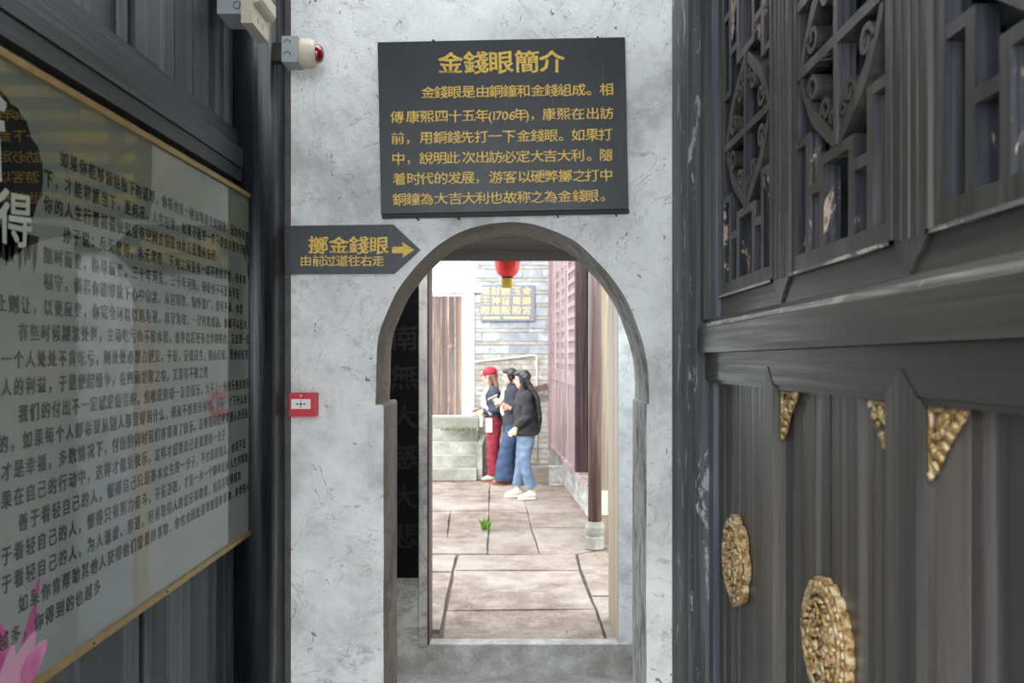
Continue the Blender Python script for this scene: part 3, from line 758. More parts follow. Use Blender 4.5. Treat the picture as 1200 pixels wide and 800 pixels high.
# ------------------------------------------------------------------ second gate behind the arch
gl = MB().box(-2.4, -.58, 5.4, 5.98, .0, 3.6).build('wall_gate_left', M['plaster_grey'])
meta(gl, 'stained grey plaster pier carrying the black plaque', 'wall', kind='structure')
b1 = MB().box(-.58, -.53, 5.385, 5.6, -.0, 2.44).build('trim_2', M['plaster_grey'], None, .004)
meta(b1, 'narrow grey jamb on the left of the inner gate', 'trim', kind='structure')
b2 = MB().box(-.528, -.518, 5.39, 5.6, 0, 2.44).build('trim_3', M['wood_dark_red'], None, .002)
meta(b2, 'thin reddish wooden strip along the left gate jamb', 'trim', kind='structure')
gr = MB().box(.656, 1.4, 5.4, 5.98, .0, 2.44).build('wall_gate_right', M['plaster_pale'])
gr.data.materials.append(M['wood_pale'])
for p in gr.data.polygons:
    if p.normal.x < -.9: p.material_index = 1
meta(gr, 'pale painted pier on the right of the inner gate', 'wall', kind='structure')
li = MB().box(-.58, 1.4, 5.36, 5.98, 2.44, 3.0).build('trim_4', M['wood_beam'], None, .006)
meta(li, 'dark brown timber lintel over the inner gate', 'lintel', kind='structure')
gt = MB().box(-.58, 1.4, 5.45, 5.98, 3.0, 3.6).build('wall_gate_top', M['plaster_grey'])
meta(gt, 'grey plaster above the timber lintel of the inner gate', 'wall', kind='structure')
sdl = MB().box(-1.2, -1.05, 3.35, 5.4, -.185, 3.6).build('wall_side_left', M['plaster_grey'])
meta(sdl, 'left side wall between arch and inner gate', 'wall', kind='structure')
sdr = MB().box(1.0, 1.2, 3.35, 5.4, -.185, 3.6).build('wall_side_right', M['plaster_grey'])
meta(sdr, 'right side wall between arch and inner gate', 'wall', kind='structure')

pl = empty('vertical_plaque', ((474-VX)*5.39/F, 5.399, .42), 'tall black plaque with vertical dark lettering left of the inner gate', 'plaque')
MB().box(-.10, .086, -.025, 0, 0, 2.0).build('board', M['plaque_black'], pl, .005)
for ch, yp in zip('南無大慈大悲', (396, 442, 488, 535, 582, 628)):
    lettering([(ch, 0, P(0, yp, 5.37).z-.42, .17)], .035, 'lettering', M['faint_ink'], pl, lambda x, y, h: (x, -.0265-h, y), .05)

# ------------------------------------------------------------------ courtyard back wall
BY = 14.1
bw = empty('wall_back', (0,0,0), 'weathered grey brick wall closing the far side of the courtyard', 'wall', kind='structure')
MB().box(-.83, .75, BY+.02, BY+.3, -.02, 4.7).build('mortar_bed', M['mortar'], bw)
MB().box(-2.6, -1.40, BY+.02, BY+.3, -.02, 4.7).build('mortar_bed', M['mortar'], bw)
MB().box(-1.40, -.83, BY+.02, BY+.3, 2.76, 4.7).build('mortar_bed', M['mortar'], bw)
bs = {}
def bricks(z, h, wd, off, mat, x0=-.62, x1=.62):
    x = x0+off*wd-wd
    while x < x1:
        a, b = max(x, x0), min(x+wd*rs.uniform(.9, 1.1), x1)
        x = b if b > x else x+wd
        if b-a < .05: continue
        MB().box(a+.006, b-.006, BY+rs.uniform(-.006, .008), BY+.05, z+.006, z+h-.006).build('brick', M[mat], bw, .004, seg=1)
z = .02; i = 0
while z < 1.72:
    bricks(z, .085, .30, (i*.37) % 1, 'brick_worn'); z += .085; i += 1
while z < 4.3:
    bricks(z, .145, .29, (i*.43) % 1, 'brick'); z += .145
    bricks(z, .06, .30, (i*.31) % 1, 'brick_worn'); z += .06; i += 1
MB().box(-.825, -.625, BY-.02, BY+.05, .75, 2.95).build('door_surround', M['plaster_pale'], bw, .01)
MB().box(-1.9, -.45, BY-.05, BY+.05, 2.80, 2.87).build('ledge', M['plaster_pale'], bw, .01)
bd = empty('door_1', (-1.11, BY, .81), 'old brown plank door at the top of the courtyard steps', 'door', kind='structure')
dxs = [-.30, -.18, -.06, .06, .17, .285]
for a, b in zip(dxs, dxs[1:]): MB().box(a, b-.004, .03, .07, .0, 1.93).build('plank', M['wood_door_old'], bd, .004)
MB().box(-.30, .285, .0, .09, 1.94, 1.99).build('lintel', M['plaster_pale'], bd, .004)

# steps
st = empty('stone_steps', (-1.1, 12.4, 0), 'flight of mossy grey stone steps below the brown door', 'steps')
for kk in range(5):
    y = .28*kk
    m = MB(); m.box(-1.3, .58-.004*kk, y, y+(.34 if kk < 4 else .50), .162*kk if kk else 0, .162*(kk+1)-.004)
    m.build('step', M['step_stone'], st, .012)
MB().box(.585, .66, .1, 1.5, 0, .5).build('side_block', M['step_stone'], st, .02)
M['leaf'] = plain('leaf_green', srgb(112,122,84), .8, vary=.25); M['grass'] = plain('grass_green', srgb(110,150,50), .7, vary=.2)
def tuft(name, loc, n, r, hgt, label, cat, mat='leaf'):
    bm = bmesh.new(); rr = random.Random(n)
    for i in range(n):
        x, y = rr.gauss(0, r), rr.gauss(0, r*.5); a = rr.uniform(0, PI); hh = hgt*rr.uniform(.4, 1); l = rr.uniform(-.6, .6)*hh
        w_ = .008
        v = [bm.verts.new(p) for p in ((x-w_*math.cos(a), y-w_*math.sin(a), 0), (x+w_*math.cos(a), y+w_*math.sin(a), 0), (x+l*.5+w_*1.4, y, hh*.7), (x+l, y+.01, hh), (x+l*.5-w_*1.4, y, hh*.7))]
        bm.faces.new(v)
    me = bpy.data.meshes.new(name); bm.to_mesh(me); bm.free(); me.materials.append(M[mat])
    o = link(name, me, None, loc); return meta(o, label, cat, kind='stuff')
tuft('weeds', (P(541, 500, 13.1).x, 13.12, .648), 160, .13, .06, 'green weeds growing on the upper courtyard steps', 'weeds')
tuft('grass_tuft', (G(569, 620)[0], G(569, 620)[1], -.034), 70, .014, .15, 'small green grass tuft growing in a paving joint', 'grass', 'grass')

# sign on the brick wall
cx, cz_ = P(595, 355, BY-.03).x, P(595, 355, BY-.03).z
ys = empty('hall_directory_sign', (cx, BY-.035, cz_), 'grey signboard with five columns of gold writing on the far brick wall', 'sign')
M['sign_grey'] = plain('sign_grey', srgb(120,124,130), .6); M['sign_gold'] = plain('sign_gold', srgb(206,184,138), .5)
kk_ = F/(BY-.035)
MB().box(-31.5/kk_, 31.5/kk_, 0, .028, -21/kk_, 21/kk_).build('board', M['sign_grey'], ys, .004)
for col, xx in zip(('藥王殿', '財神殿', '觀音殿', '玉皇殿', '金壽宮'), (-26, -14, -2.5, 10.5, 22)):
    lettering([(c, xx/kk_, (14-11.3*j)/kk_, 10.8/kk_) for j, c in enumerate(col)], .03, 'lettering', M['sign_gold'], ys, lambda x, y, h: (x, -.0015-h, y))
for a, b in ((-29, -9), (-5, 25)): MB().box(a/kk_, b/kk_, -.0015, .001, -18.5/kk_, -16/kk_).build('painted_line', M['sign_gold'], ys)

# conduit
cd = MB(); q1 = P(556, 423.5, BY-.03); q2 = P(626, 416, BY-.03); q3 = P(629, 418, BY-.03); q4 = P(629.5, 540, BY-.03)
cd.tube([q1, q1.lerp(q2, .5)+Vector((0,0,-.005)), q2, q3, q3+Vector((0,0,-.1)), q4], .013, 8, up=(0, 1, 0))
meta(cd.build('conduit', M['pipe'], smooth=True), 'pale conduit running along the brick wall above the people', 'pipe')

# ------------------------------------------------------------------ red timber facade on the courtyard's right
FA = math.atan2(.83-.605, -(9.77-14.0))        # leans in as it recedes
def fx(Y): return .605+(14.0-Y)*.0532
fa = empty('wall_courtyard_right', (fx(14.05), 14.05, 0), 'red timber front of the hall along the right of the courtyard', 'wall', kind='structure', rot=(0, 0, math.atan(.0532)))
# local: x out of the facade (away from the yard), y negative towards the camera
def fb(y0, y1, z0, z1, name, mat, x0=0, x1=.06, bev=.004): # y as distance from the far end
    return MB().box(x0, x1, -y1, -y0, z0, z1).build(name, M[mat], fa, bev)
fy = lambda px: (14.05-1.3498/(.0532+(px-VX)/F))
fb(-.05, 4.7, 0, .30, 'plinth_stone', 'plaster_grey', -.01, .3, .01)
fb(-.05, 4.7, .30, .36, 'sill', 'wood_red', -.03, .14)
fb(-.05, .22, .36, 4.2, 'post', 'wood_red', -.03, .12)
def leaf(y0, y1, wl0, wl1):
    fb(y0, y0+.09, .36, 4.0, 'stile', 'wood_red', .0, .05); fb(y1-.09, y1, .36, 4.0, 'stile', 'wood_red', .0, .05)
    fb(y0+.09, y1-.09, .36, 1.40, 'panel', 'wood_red', .018, .04); fb(y0+.09, y1-.09, 1.40, 1.52, 'rail', 'wood_red', .0, .05)
    fb(y0+.09, y1-.09, wl1, 4.0, 'panel', 'wood_red', .012, .04)
    m = MB(); a, b = y0+.13, y1-.13; n = 3; zz = 1.52
    for i in range(1, n): 
        yy = a+(b-a)*i/n; m.box(.005, .03, -yy-.02, -yy+.02, 1.52, wl1)
    while zz < wl1: m.box(.005, .03, -b, -a, zz, zz+.06); zz += .15
    m.box(.0, .05, -a, -y0-.09, 1.5, wl1+.02); m.box(.0, .05, -y1+.09, -b, 1.5, wl1+.02)
    m.build('lattice', M['wood_red'], fa)
    fb(a, b, 1.52, wl1, 'lattice_darkness', 'dark', .05, .055, 0)  # near-black sheet standing in for the unlit room behind the lattice
leaf(.22, .80, 1.5, 3.0); leaf(.80, 1.50, 1.5, 3.05); leaf(1.50, 2.15, 1.5, 3.1)
lf0, lf1 = fy(664), fy(675)
leaf(lf0+.02, lf1, 1.5, 3.2)
fb(lf1, lf1+.12, .36, 4.1, 'post', 'wood_dark_red', -.02, .12)
fb(lf1+.12, 4.6, 3.3, 4.1, 'panel', 'wood_red', .0, .06)
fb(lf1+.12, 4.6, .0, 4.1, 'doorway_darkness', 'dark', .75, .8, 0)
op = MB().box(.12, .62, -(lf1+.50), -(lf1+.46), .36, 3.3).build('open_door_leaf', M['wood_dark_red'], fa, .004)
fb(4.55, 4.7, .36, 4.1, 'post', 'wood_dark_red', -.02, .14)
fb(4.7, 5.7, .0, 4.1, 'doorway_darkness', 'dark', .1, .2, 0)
fb(lf1+.0, lf1+.05, .0, 4.1, 'interior_darkness', 'dark', .065, 1.6, 0)  # added dark sheet, stands in for the unlit interior seen through the doorway
dr = MB().box(-.11, .11, -.09, .09, 0, .26).build('stone_block', M['plaster_grey'], None, .02)
dr.location = (P(658, 560, 12.0).x-.06, 12.0, 0); meta(dr, 'small pale stone block at the foot of the red facade', 'stone')
bk = MB().box(-.22, .02, -.04, .04, -.05, .05).build('bracket', M['wood_column'], None, .006)
bk.location = (P(638, 453, 13.9).x+.03, 13.9, P(638, 453, 13.9).z); bk.rotation_euler = (0, -.25, 0); meta(bk, 'short brown timber bracket jutting from the red facade', 'bracket')

# column on a stone base
co = empty('timber_column', ((697-VX)*8.1/F, 8.1, 0), 'slim dark brown timber column on a round stone base', 'column')
MB().lathe([(.085, 0), (.088, .10), (.078, .115), (.09, .15), (.092, .20), (.072, .25)], n=24).build('stone_base', M['step_stone'], co, smooth=False)
MB().lathe([(.064, .25), (.062, 2.0), (.058, 3.6)], n=24).build('shaft', M['wood_column'], co, smooth=True)
pi_ = MB().box(.835, 1.5, 8.25, 8.45, -.02, 3.6).build('wall_pier', M['wood_pale'])
meta(pi_, 'pale timber pier behind the slim column', 'wall', kind='structure')
cdg = MB().box(-.035, .035, -.004, .004, -.115, .115).build('notice_card', M['cream'], None, .002)
cdg.location = (.875-.01, 8.243, P(707, 589, 8.24).z); meta(cdg, 'small cream card fixed low on the pale pier', 'notice')

# eave and lantern
ev = MB().box(-.6, 1.45, 5.99, 6.6, 2.72, 2.80).build('eave_boards', M['wood_beam'], None, .004)
meta(ev, 'dark timber eave over the courtyard side of the gate', 'eave', kind='structure')
LY = 6.4
kl = F/LY; lc = P(594.5, 300, LY)
ln = empty('red_lantern', (lc.x, LY, P(0, 325, LY).z), 'red cylindrical paper lantern with a yellow tassel hanging from the eave', 'lantern')
M['lantern'] = plain('lantern_red', srgb(246,58,48), .5, vary=.08); M['lantern_yellow'] = plain('lantern_yellow', srgb(236,204,72), .6)
R_ = 15.4/kl
m = MB(); prof = []
for i in range(13):
    t = i/12; prof.append((R_*(.42+.58*math.sin(PI*t)**.42) if 0 < t < 1 else R_*.42, .005+.30*t))
m.lathe(prof, n=28).build('paper_body', M['lantern'], ln, smooth=True)
for a in range(14):
    an = 2*PI*a/14; MB().tube([((r+.0008)*math.cos(an), (r+.0008)*math.sin(an), h_) for r, h_ in prof], .0009, 4).build('rib', M['lantern'], ln)
MB().lathe([(R_*.40, -.008), (R_*.42, .006)], n=20).build('bottom_ring', M['dark'], ln)
m = MB()
for a in range(26):
    an = 2*PI*a/26; r = R_*.36; m.tube([(r*math.cos(an), r*math.sin(an), -.008), (r*1.1*math.cos(an), r*1.1*math.sin(an), -.075)], .0045, 5)
m.build('tassel', M['lantern_yellow'], ln)
MB().lathe([(R_*.40, .303), (R_*.42, .315)], n=20).build('top_ring', M['dark'], ln)
MB().tube([(0, 0, .315), (0, 0, 2.722-P(0, 325, LY).z)], .003, 6).build('cord', M['dark'], ln)

# ------------------------------------------------------------------ people
def remeshed(mb, name, mats, parent, voxel=.008, smooth=3, fn=None):
    me = mb.mesh(name, None); o = bpy.data.objects.new(name, me); C.objects.link(o)
    r = o.modifiers.new('r', 'REMESH'); r.mode = 'VOXEL'; r.voxel_size = voxel
    s_ = o.modifiers.new('s', 'SMOOTH'); s_.iterations = smooth; s_.factor = .5
    dg = bpy.context.evaluated_depsgraph_get(); nm = bpy.data.meshes.new_from_object(o.evaluated_get(dg))
    bpy.data.objects.remove(o)
    nm.name = name; nm.materials.clear()
    for x in mats: nm.materials.append(x)
    if fn:
        for v in nm.vertices: v.co = fn(v.co)
    for p in nm.polygons: p.use_smooth = True
    return link(name, nm, parent), nm
M['skin'] = plain('skin', srgb(226,178,152), .5, vary=.04)
M['lips'] = plain('lips', srgb(176,92,84), .5); M['eye'] = plain('eye_dark', srgb(40,30,28), .3)
M['hair_black'] = plain('hair_black', srgb(34,30,32), .4); M['hair_brown'] = plain('hair_brown', srgb(110,72,52), .5, vary=.2)
M['cap_red'] = plain('cap_red', srgb(170,22,48), .7); M['trouser_red'] = plain('trouser_red', srgb(136,26,46), .8, vary=.2, nscale=14)
M['denim_dark'] = plain('denim_dark', srgb(54,64,78), .8, vary=.25, nscale=12); M['denim_mid'] = plain('denim_mid', srgb(48,68,100), .8, vary=.2, nscale=12)
M['denim_light'] = plain('denim_light', srgb(102,122,148), .8, vary=.18, nscale=10); M['coat_black'] = plain('coat_black', srgb(32,32,36), .8, vary=.2)
M['coat_navy'] = plain('coat_navy', srgb(42,46,56), .8, vary=.2); M['shirt_white'] = plain('shirt_white', srgb(226,222,214), .8)
M['shirt_grey'] = plain('shirt_grey', srgb(150,150,150), .8); M['shoe_white'] = plain('shoe_white', srgb(224,216,200), .6)
M['shoe_brown'] = plain('shoe_brown', srgb(140,88,66), .6); M['phone_black'] = plain('phone_black', srgb(18,18,20), .2); M['phone_white'] = plain('phone_white', srgb(236,234,230), .3)

def wrinkle(a, f):
    return lambda c: c+Vector((noise.noise(Vector((c.x*f, c.y*f, c.z*f*1.6))), noise.noise(Vector((c.x*f+9, c.y*f, c.z*f*1.6))), 0))*a
def person(name_loc, rot, label, J, cfg):
    """figure faces -x; J holds joint positions, near side = n (towards -y), far side = f"""
    root = empty('person', name_loc, label, 'person', rot=(0, 0, rot))
    V = Vector
    b = MB()
    hd = V(J['head']); tilt = Matrix.Rotation(J.get('tilt', 0), 3, 'Y')
    h = lambda x, y, z: hd+tilt @ V((x, y, z))
    # head with face
    b.ball(h(.012, 0, .02), (.088, .070, .092), 3, tilt)
    b.ball(h(-.018, 0, -.035), (.062, .056, .072), 3, tilt)
    b.ball(h(-.052, 0, -.082), (.024, .026, .022), 2, tilt)           # chin
    b.tube([h(-.074, 0, .012), h(-.090, 0, -.018), h(-.094, 0, -.030)], [.007, .010, .012], 8)   # nose
    b.ball(h(-.078, 0, -.056), (.010, .020, .009), 2, tilt)           # mouth
    b.ball(h(-.066, 0, .028), (.014, .045, .012), 2, tilt)            # brow
    for s_ in (-1, 1):
        b.ball(h(.010, .070*s_, -.015), (.014, .008, .026), 2, tilt); b.ball(h(-.048, .036*s_, -.03), (.022, .018, .022), 2, tilt)
    neck = V(J['neck'])
    b.tube([h(.02, 0, -.05), neck, neck+V((.01, 0, -.05))], [.046, .047, .06], 12)
    # torso
    ch, wa, hp = V(J['chest']), V(J['waist']), V(J['hip'])
    b.tube([hp+V((0,0,-.08)), hp, wa, ch, neck+V((0,0,-.06)), neck+V((0,0,-.02))], [(.09,.14), (.105,.155), (.08,.12), (.098,.145), (.07,.13), (.045,.05)], 20, up=(1,0,0))
    for s_ in ('n', 'f'):
        sg_ = -1 if s_ == 'n' else 1
        sh, el, wr_ = V(J['sh'+s_]), V(J['el'+s_]), V(J['wr'+s_])
        b.tube([sh+V((0, -sg_*.03, .0)), sh, sh.lerp(el, .5), el], [.05, .047, .04, .036], 12); b.ball(sh, .05, 2); b.ball(el, .037, 2)
        b.tube([el, el.lerp(wr_, .35), wr_], [.036, .036, .023], 12)
        # hand: palm, four curled fingers and a thumb
        d = (wr_-el).normalized(); d = (d*.6+V(J.get('hd'+s_, d))*.9).normalized()
        side = V(J.get('palm'+s_, (0, 0, 1))); side = (side-d*side.dot(d)).normalized(); nn = d.cross(side)
        pc = wr_+d*.045
        b.tube([wr_, wr_+d*.03, wr_+d*.08], [(.022,.018), (.034,.015), (.036,.013)], 12, up=side)
        for i, (o_, ln_) in enumerate(((-.028, .055), (-.010, .066), (.009, .062), (.027, .048))):
            p0 = wr_+d*.075+side*o_; p1 = p0+d*ln_*.5; p2 = p1+(d*.7-nn*.7*J.get('curl', 1))*ln_*.32; p3 = p2+(d*.1-nn*J.get('curl', 1))*ln_*.3
            b.tube([p0, p1, p2, p3], [.0085, .008, .0075, .006], 8)
        t0 = wr_+d*.025-side*.026; b.tube([t0, t0+d*.025-side*.02, t0+d*.052-side*.026], [.011, .009, .007], 8)
        hj, kn, an = V(J['hj'+s_]), V(J['kn'+s_]), V(J['an'+s_])
        b.tube([hj+V((0,0,.03)), hj, hj.lerp(kn, .5), kn], [.075, .08, .066, .050], 14); b.ball(kn, .05, 2)
        b.tube([kn, kn.lerp(an, .3), kn.lerp(an, .75), an, an+V((0,0,-.03))], [.050, .052, .034, .030, .030], 14)
        b.tube([an+V((.03, 0, -.03)), an+V((-.04, 0, -.035)), an+V((-.12, 0, -.045))], [(.024,.026), (.026,.034), (.018,.034)], 12, up=(0,0,1))
    body, nm = remeshed(b, 'body', [M['skin'], M['eye'], M['lips']], root, .0065, 2)
    eyes = [h(-.074, .030*s_, .006) for s_ in (-1, 1)]; lip = h(-.086, 0, -.056)
    for p in nm.polygons:
        c = V(p.center)
        for e in eyes:
            dd = c-e
            if abs(dd.z) < .0065 and abs(dd.y) < .015 and abs(dd.x) < .03: p.material_index = 1
        dd = c-lip
        if abs(dd.z) < .007 and abs(dd.y) < .02 and dd.x < .015 and abs(dd.x) < .03: p.material_index = 2
    # trousers
    t = MB(); k = cfg['leg']
    t.tube([wa+V((0,0,-.02)), hp+V((0,0,.03)), hp+V((0,0,-.09))], [(.10,.14), (.128,.178), (.125,.175)], 20, up=(1,0,0))
    for s_ in ('n', 'f'):
        hj, kn, an = V(J['hj'+s_]), V(J['kn'+s_]), V(J['an'+s_])
        t.tube([hj+V((0,0,.02)), hj+V((0,0,-.08)), hj.lerp(kn, .5), kn, kn.lerp(an, .5), an+V((.01, 0, cfg.get('hem', .02)))], [(k[0],k[0]*.95), (k[0]*1.02,k[0]), (k[1],k[1]), (k[2],k[2]), (k[3],k[3]), (k[4],k[4])], 18, up=(1,0,0))
    remeshed(t, 'trousers', [cfg['trousers']], root, .010, 2, wrinkle(.012, 9))
    # shoes
    for s_ in ('n', 'f'):
        an = V(J['an'+s_]); sm = MB()
        sm.tube([an+V((.062, 0, -.048)), an+V((.045, 0, -.035)), an+V((.0, 0, -.03)), an+V((-.06, 0, -.038)), an+V((-.12, 0, -.05)), an+V((-.160, 0, -.056))],
                [(.010,.015), (.038,.034), (.044,.038), (.036,.045), (.026,.046), (.010,.022)], 14, up=(0,0,1))
        if cfg.get('hightop'): sm.tube([an+V((0,0,-.03)), an+V((0,0,.02))], [.045, .043], 14)
        so_, me_ = remeshed(sm, 'shoe', [cfg['shoe']], root, .006, 2)
        for v in me_.vertices: v.co.z = max(v.co.z, .012)
        pts = [(-.168,.0),(-.155,.03),(-.11,.049),(-.04,.046),(.03,.040),(.06,.030),(.068,0)]; pts = pts+[(x, -y) for x, y in pts[-2:0:-1]]
        so2 = MB().prism([(an.x+x, an.y+y, 0) for x, y in pts], (0, 0, .022)).build('sole', cfg.get('sole', M['shoe_white']), so_, .004)
    # jacket
    j = MB(); jw = cfg['jacket_w']; low = V(cfg['jacket_low'])
    j.tube([low, low.lerp(wa, .5), wa, ch, neck+V((0,0,-.06)), neck+V((0,0,-.005))], [(jw[0],jw[0]*1.25), (jw[1],jw[1]*1.25), (jw[2],jw[2]*1.28), (.135,.19), (.10,.16), (.062,.065)], 22, up=(1,0,0))
    for s_ in ('n', 'f'):
        sh, el, wr_ = V(J['sh'+s_]), V(J['el'+s_]), V(J['wr'+s_])
        j.tube([sh, sh.lerp(el, .5), el], [.072, .066, .060], 14); j.ball(sh, .072, 2); j.ball(el, .062, 2)
        j.tube([el, el.lerp(wr_, .5), el.lerp(wr_, .86), el.lerp(wr_, .93)], [.060, .056, .046, .042], 14)
    j.tube([neck+V((-.01,0,-.02)), neck+V((.012,0,.028))], [.064, .066], 16)
    remeshed(j, 'jacket', [cfg['jacket']], root, .009, 2, wrinkle(.016, 8))
    return root, h, V

# person in red cap
def std(dx=0): pass
JA = dict(head=(-.035,0,1.475), tilt=-.22, neck=(0,0,1.355), chest=(.0,0,1.20), waist=(.01,0,1.0), hip=(.02,0,.86),
  shn=(.0,-.165,1.29), eln=(.055,-.20,1.03), wrn=(-.145,-.12,.985), shf=(.0,.165,1.29), elf=(.05,.19,1.03), wrf=(-.15,.06,1.0),
  palmn=(0,0,1), palmf=(0,0,1), hjn=(.02,-.085,.80), knn=(-.005,-.10,.45), ann=(.0,-.105,.085), hjf=(.02,.085,.80), knf=(.03,.10,.45), anf=(.09,.11,.085))
cfgA = dict(leg=(.105,.095,.088,.085,.088), trousers=M['trouser_red'], shoe=M['shoe_white'], sole=M['shoe_brown'], jacket=M['denim_dark'], jacket_w=(.13,.14,.13), jacket_low=(.03,0,.90), hem=-.005)
aX, aY = (577-VX)*12.5/F, 12.5
ra, hA, V = person((aX, aY, 0), .12, 'person in a red baseball cap and red trousers looking down at a phone', JA, cfgA)
c = MB(); c.lathe([(.098, .018), (.102, .04), (.096, .075), (.070, .108), (.03, .122), (.004, .124)], (0,0,0), 24, sc=(1.08, .86))
c.prism([(-.08+.0*k, -.07+k*.0, .022) for k in range(0)] or [(-.06,-.075,.028), (-.13,-.068,.020), (-.185,-.035,.010), (-.195,0,.008), (-.185,.035,.010), (-.13,.068,.020), (-.06,.075,.028)], (0, 0, .009))
Rm = Matrix.Rotation(-.22, 3, 'Y')
cap = c.map(lambda v: V(JA['head'])+Rm @ (Vector(v)+Vector((.012, 0, .022)))).build('cap', M['cap_red'], ra, .003, True)
MB().box(-.101, -.097, -.030, .012, .055, .085).map(lambda v: V(JA['head'])+Rm @ (Vector(v)+Vector((.0, -.03, .022)))).build('cap_badge', M['shirt_white'], cap)
hr = MB(); hr.ball(hA(.03, 0, .0), (.085, .078, .095), 3)
for yy in (-.06, -.03, 0, .03, .06):
    hr.tube([hA(.04, yy, .02), hA(.055, yy*1.25, -.08), hA(.05, yy*1.7-.01, -.18), hA(.01, yy*1.5-.04, -.27)], [.035, .040, .036, .016], 10)
hr.tube([hA(-.02, -.066, .02), hA(-.02, -.078, -.07), hA(-.045, -.10, -.17), hA(-.05, -.12, -.26)], [.018, .028, .036, .014], 10)
hr.tube([hA(-.02, .066, .02), hA(-.02, .078, -.07), hA(-.045, .10, -.17), hA(-.05, .12, -.24)], [.018, .028, .036, .014], 10)
remeshed(hr, 'hair', [M['hair_brown']], ra, .008, 2)
sh_ = MB(); sh_.tube([(-.095, -.02, .93), (-.115, -.02, 1.02), (-.13, -.02, 1.18), (-.085, -.01, 1.31)], [(.05,.10), (.05,.105), (.045,.10), (.03,.06)], 16, up=(1,0,0)); remeshed(sh_, 'shirt', [M['shirt_grey']], ra, .010, 2)
MB().tube([(-.06,-.10,1.36), (-.135,-.135,1.22), (-.12,-.185,1.08), (-.04,-.215,.94)], [(.004,.020)]*4, 8, up=(0,-1,.3)).build('bag_strap', M['shirt_white'], ra, smooth=True)
MB().box(-.115, -.025, -.222, -.208, .70, .90).build('paper_tag', M['shirt_white'], ra, .006)
MB().box(-.20, -.16, -.19, -.18, .78, .93).build('paper_tag', M['shirt_white'], ra, .006)
ph = MB().box(-.036, .036, -.004, .004, -.07, .07).build('mobile_phone', M['phone_black'], None, .003)
def place_held(o, root, loc, rot):
    m = Matrix.Translation(root.location) @ Matrix.Rotation(root.rotation_euler.z, 4, 'Z')
    o.location = m @ Vector(loc); o.rotation_euler = rot
place_held(ph, ra, (-.235, -.085, 1.01), (1.15, .2, 1.6))
meta(ph, 'black phone held by the person in the red cap', 'phone')

# middle person
JB = dict(head=(-.03,0,1.49), tilt=-.15, neck=(0,0,1.37), chest=(.0,0,1.21), waist=(.01,0,1.01), hip=(.015,0,.87),
  shn=(.0,-.165,1.30), eln=(.0,-.21,1.05), wrn=(-.16,-.12,1.13), shf=(.0,.165,1.30), elf=(.02,.19,1.05), wrf=(-.16,.03,1.10),
  palmn=(0,0,1), palmf=(0,0,1), hjn=(.0,-.085,.80), knn=(-.09,-.10,.46), ann=(-.13,-.11,.085), hjf=(.02,.085,.80), knf=(.04,.09,.45), anf=(.11,.09,.085))
cfgB = dict(leg=(.105,.095,.095,.115,.135), trousers=M['denim_mid'], shoe=M['shoe_brown'], sole=M['shoe_brown'], jacket=M['coat_navy'], jacket_w=(.150,.145,.135), jacket_low=(.02,0,.70), hem=-.035)
rb_, hB, V = person(((598-VX)*12.2/F+.02, 12.2, 0), .1, 'person in a dark long coat and wide blue jeans, standing in the middle', JB, cfgB)
hr = MB(); hr.ball(hB(.028, 0, .030), (.092, .082, .092), 3); hr.ball(hB(.095, 0, .0), (.045, .045, .05), 2); hr.ball(hB(-.035, 0, .075), (.055, .066, .04), 2)
for yy in (-.066, .066): hr.tube([hB(-.03, yy, .05), hB(-.01, yy*1.08, -.02), hB(.02, yy*1.05, -.08)], [.020, .024, .018], 10)
remeshed(hr, 'hair', [M['hair_black']], rb_, .008, 2)
sh_ = MB(); sh_.tube([(-.11, -.01, .95), (-.13, -.01, 1.02), (-.135, -.01, 1.18), (-.085, -.005, 1.335)], [(.035,.055), (.035,.06), (.035,.07), (.03,.05)], 16, up=(1,0,0)); remeshed(sh_, 'shirt', [M['shirt_white']], rb_, .010, 2)
ph2 = MB().box(-.036, .036, -.004, .004, -.07, .07).build('mobile_phone', M['phone_white'], None, .003)
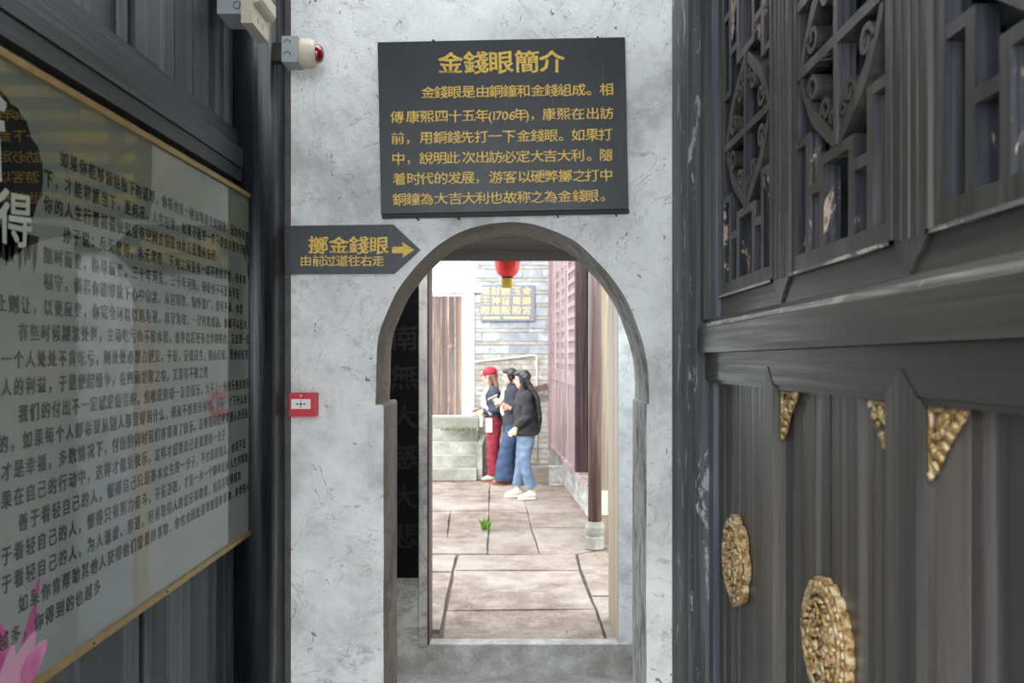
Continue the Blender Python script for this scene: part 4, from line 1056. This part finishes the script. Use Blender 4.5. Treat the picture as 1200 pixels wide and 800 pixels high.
place_held(ph2, rb_, (-.275, -.085, 1.20), (1.1, .3, 1.6))
meta(ph2, 'white phone held by the person in the dark long coat', 'phone')

# person with long hair
JC = dict(head=(-.03,0,1.485), tilt=-.12, neck=(0.005,0,1.365), chest=(.01,0,1.20), waist=(.02,0,1.0), hip=(.02,0,.86),
  shn=(.01,-.165,1.29), eln=(.015,-.21,1.03), wrn=(-.12,-.15,.885), shf=(.01,.165,1.29), elf=(.0,.20,1.04), wrf=(-.17,.12,1.12),
  palmn=(0,0,1), palmf=(0,0,1), hjn=(.025,-.08,.80), knn=(.0,-.095,.45), ann=(.075,-.11,.085), hjf=(.02,.08,.80), knf=(-.02,.09,.45), anf=(-.07,.10,.085))
cfgC = dict(leg=(.098,.084,.070,.070,.076), trousers=M['denim_light'], shoe=M['shoe_white'], jacket=M['coat_black'], jacket_w=(.165,.160,.148), jacket_low=(.03,0,.79), hem=.06, hightop=True)
rc_, hC, V = person(((614-VX)*10.93/F, 10.93, 0), .14, 'person with very long black hair, black jacket, light jeans and white sneakers', JC, cfgC)
hr = MB(); hr.ball(hC(.030, 0, .030), (.094, .084, .094), 3); hr.ball(hC(-.035, 0, .075), (.055, .066, .04), 2)
for yy in (-.075, -.04, 0, .04, .075):
    hr.tube([hC(.03, yy, .04), hC(.075, yy*1.1, -.08), (.14, yy*1.5, 1.25), (.175, yy*1.5, 1.0), (.175, yy*1.2, .82)], [.045, .042, .044, .042, .018], 10)
for yy in (-.072, .072): hr.tube([hC(-.03, yy, .05), hC(-.015, yy*1.1, -.05), hC(-.0, yy*1.25, -.16), hC(.0, yy*1.5, -.24)], [.022, .026, .026, .012], 10)
remeshed(hr, 'hair', [M['hair_black']], rc_, .008, 2, wrinkle(.006, 30))


# ------------------------------------------------------------------ unseen roof, added to shade the near part of the passage
rf = MB().box(-1.1, .9, -.7, 2.35, 3.70, 3.80).build('shade_roof', M['wood_beam'])
meta(rf, 'unseen roof added to shade the near part of the passage', 'roof', kind='structure')
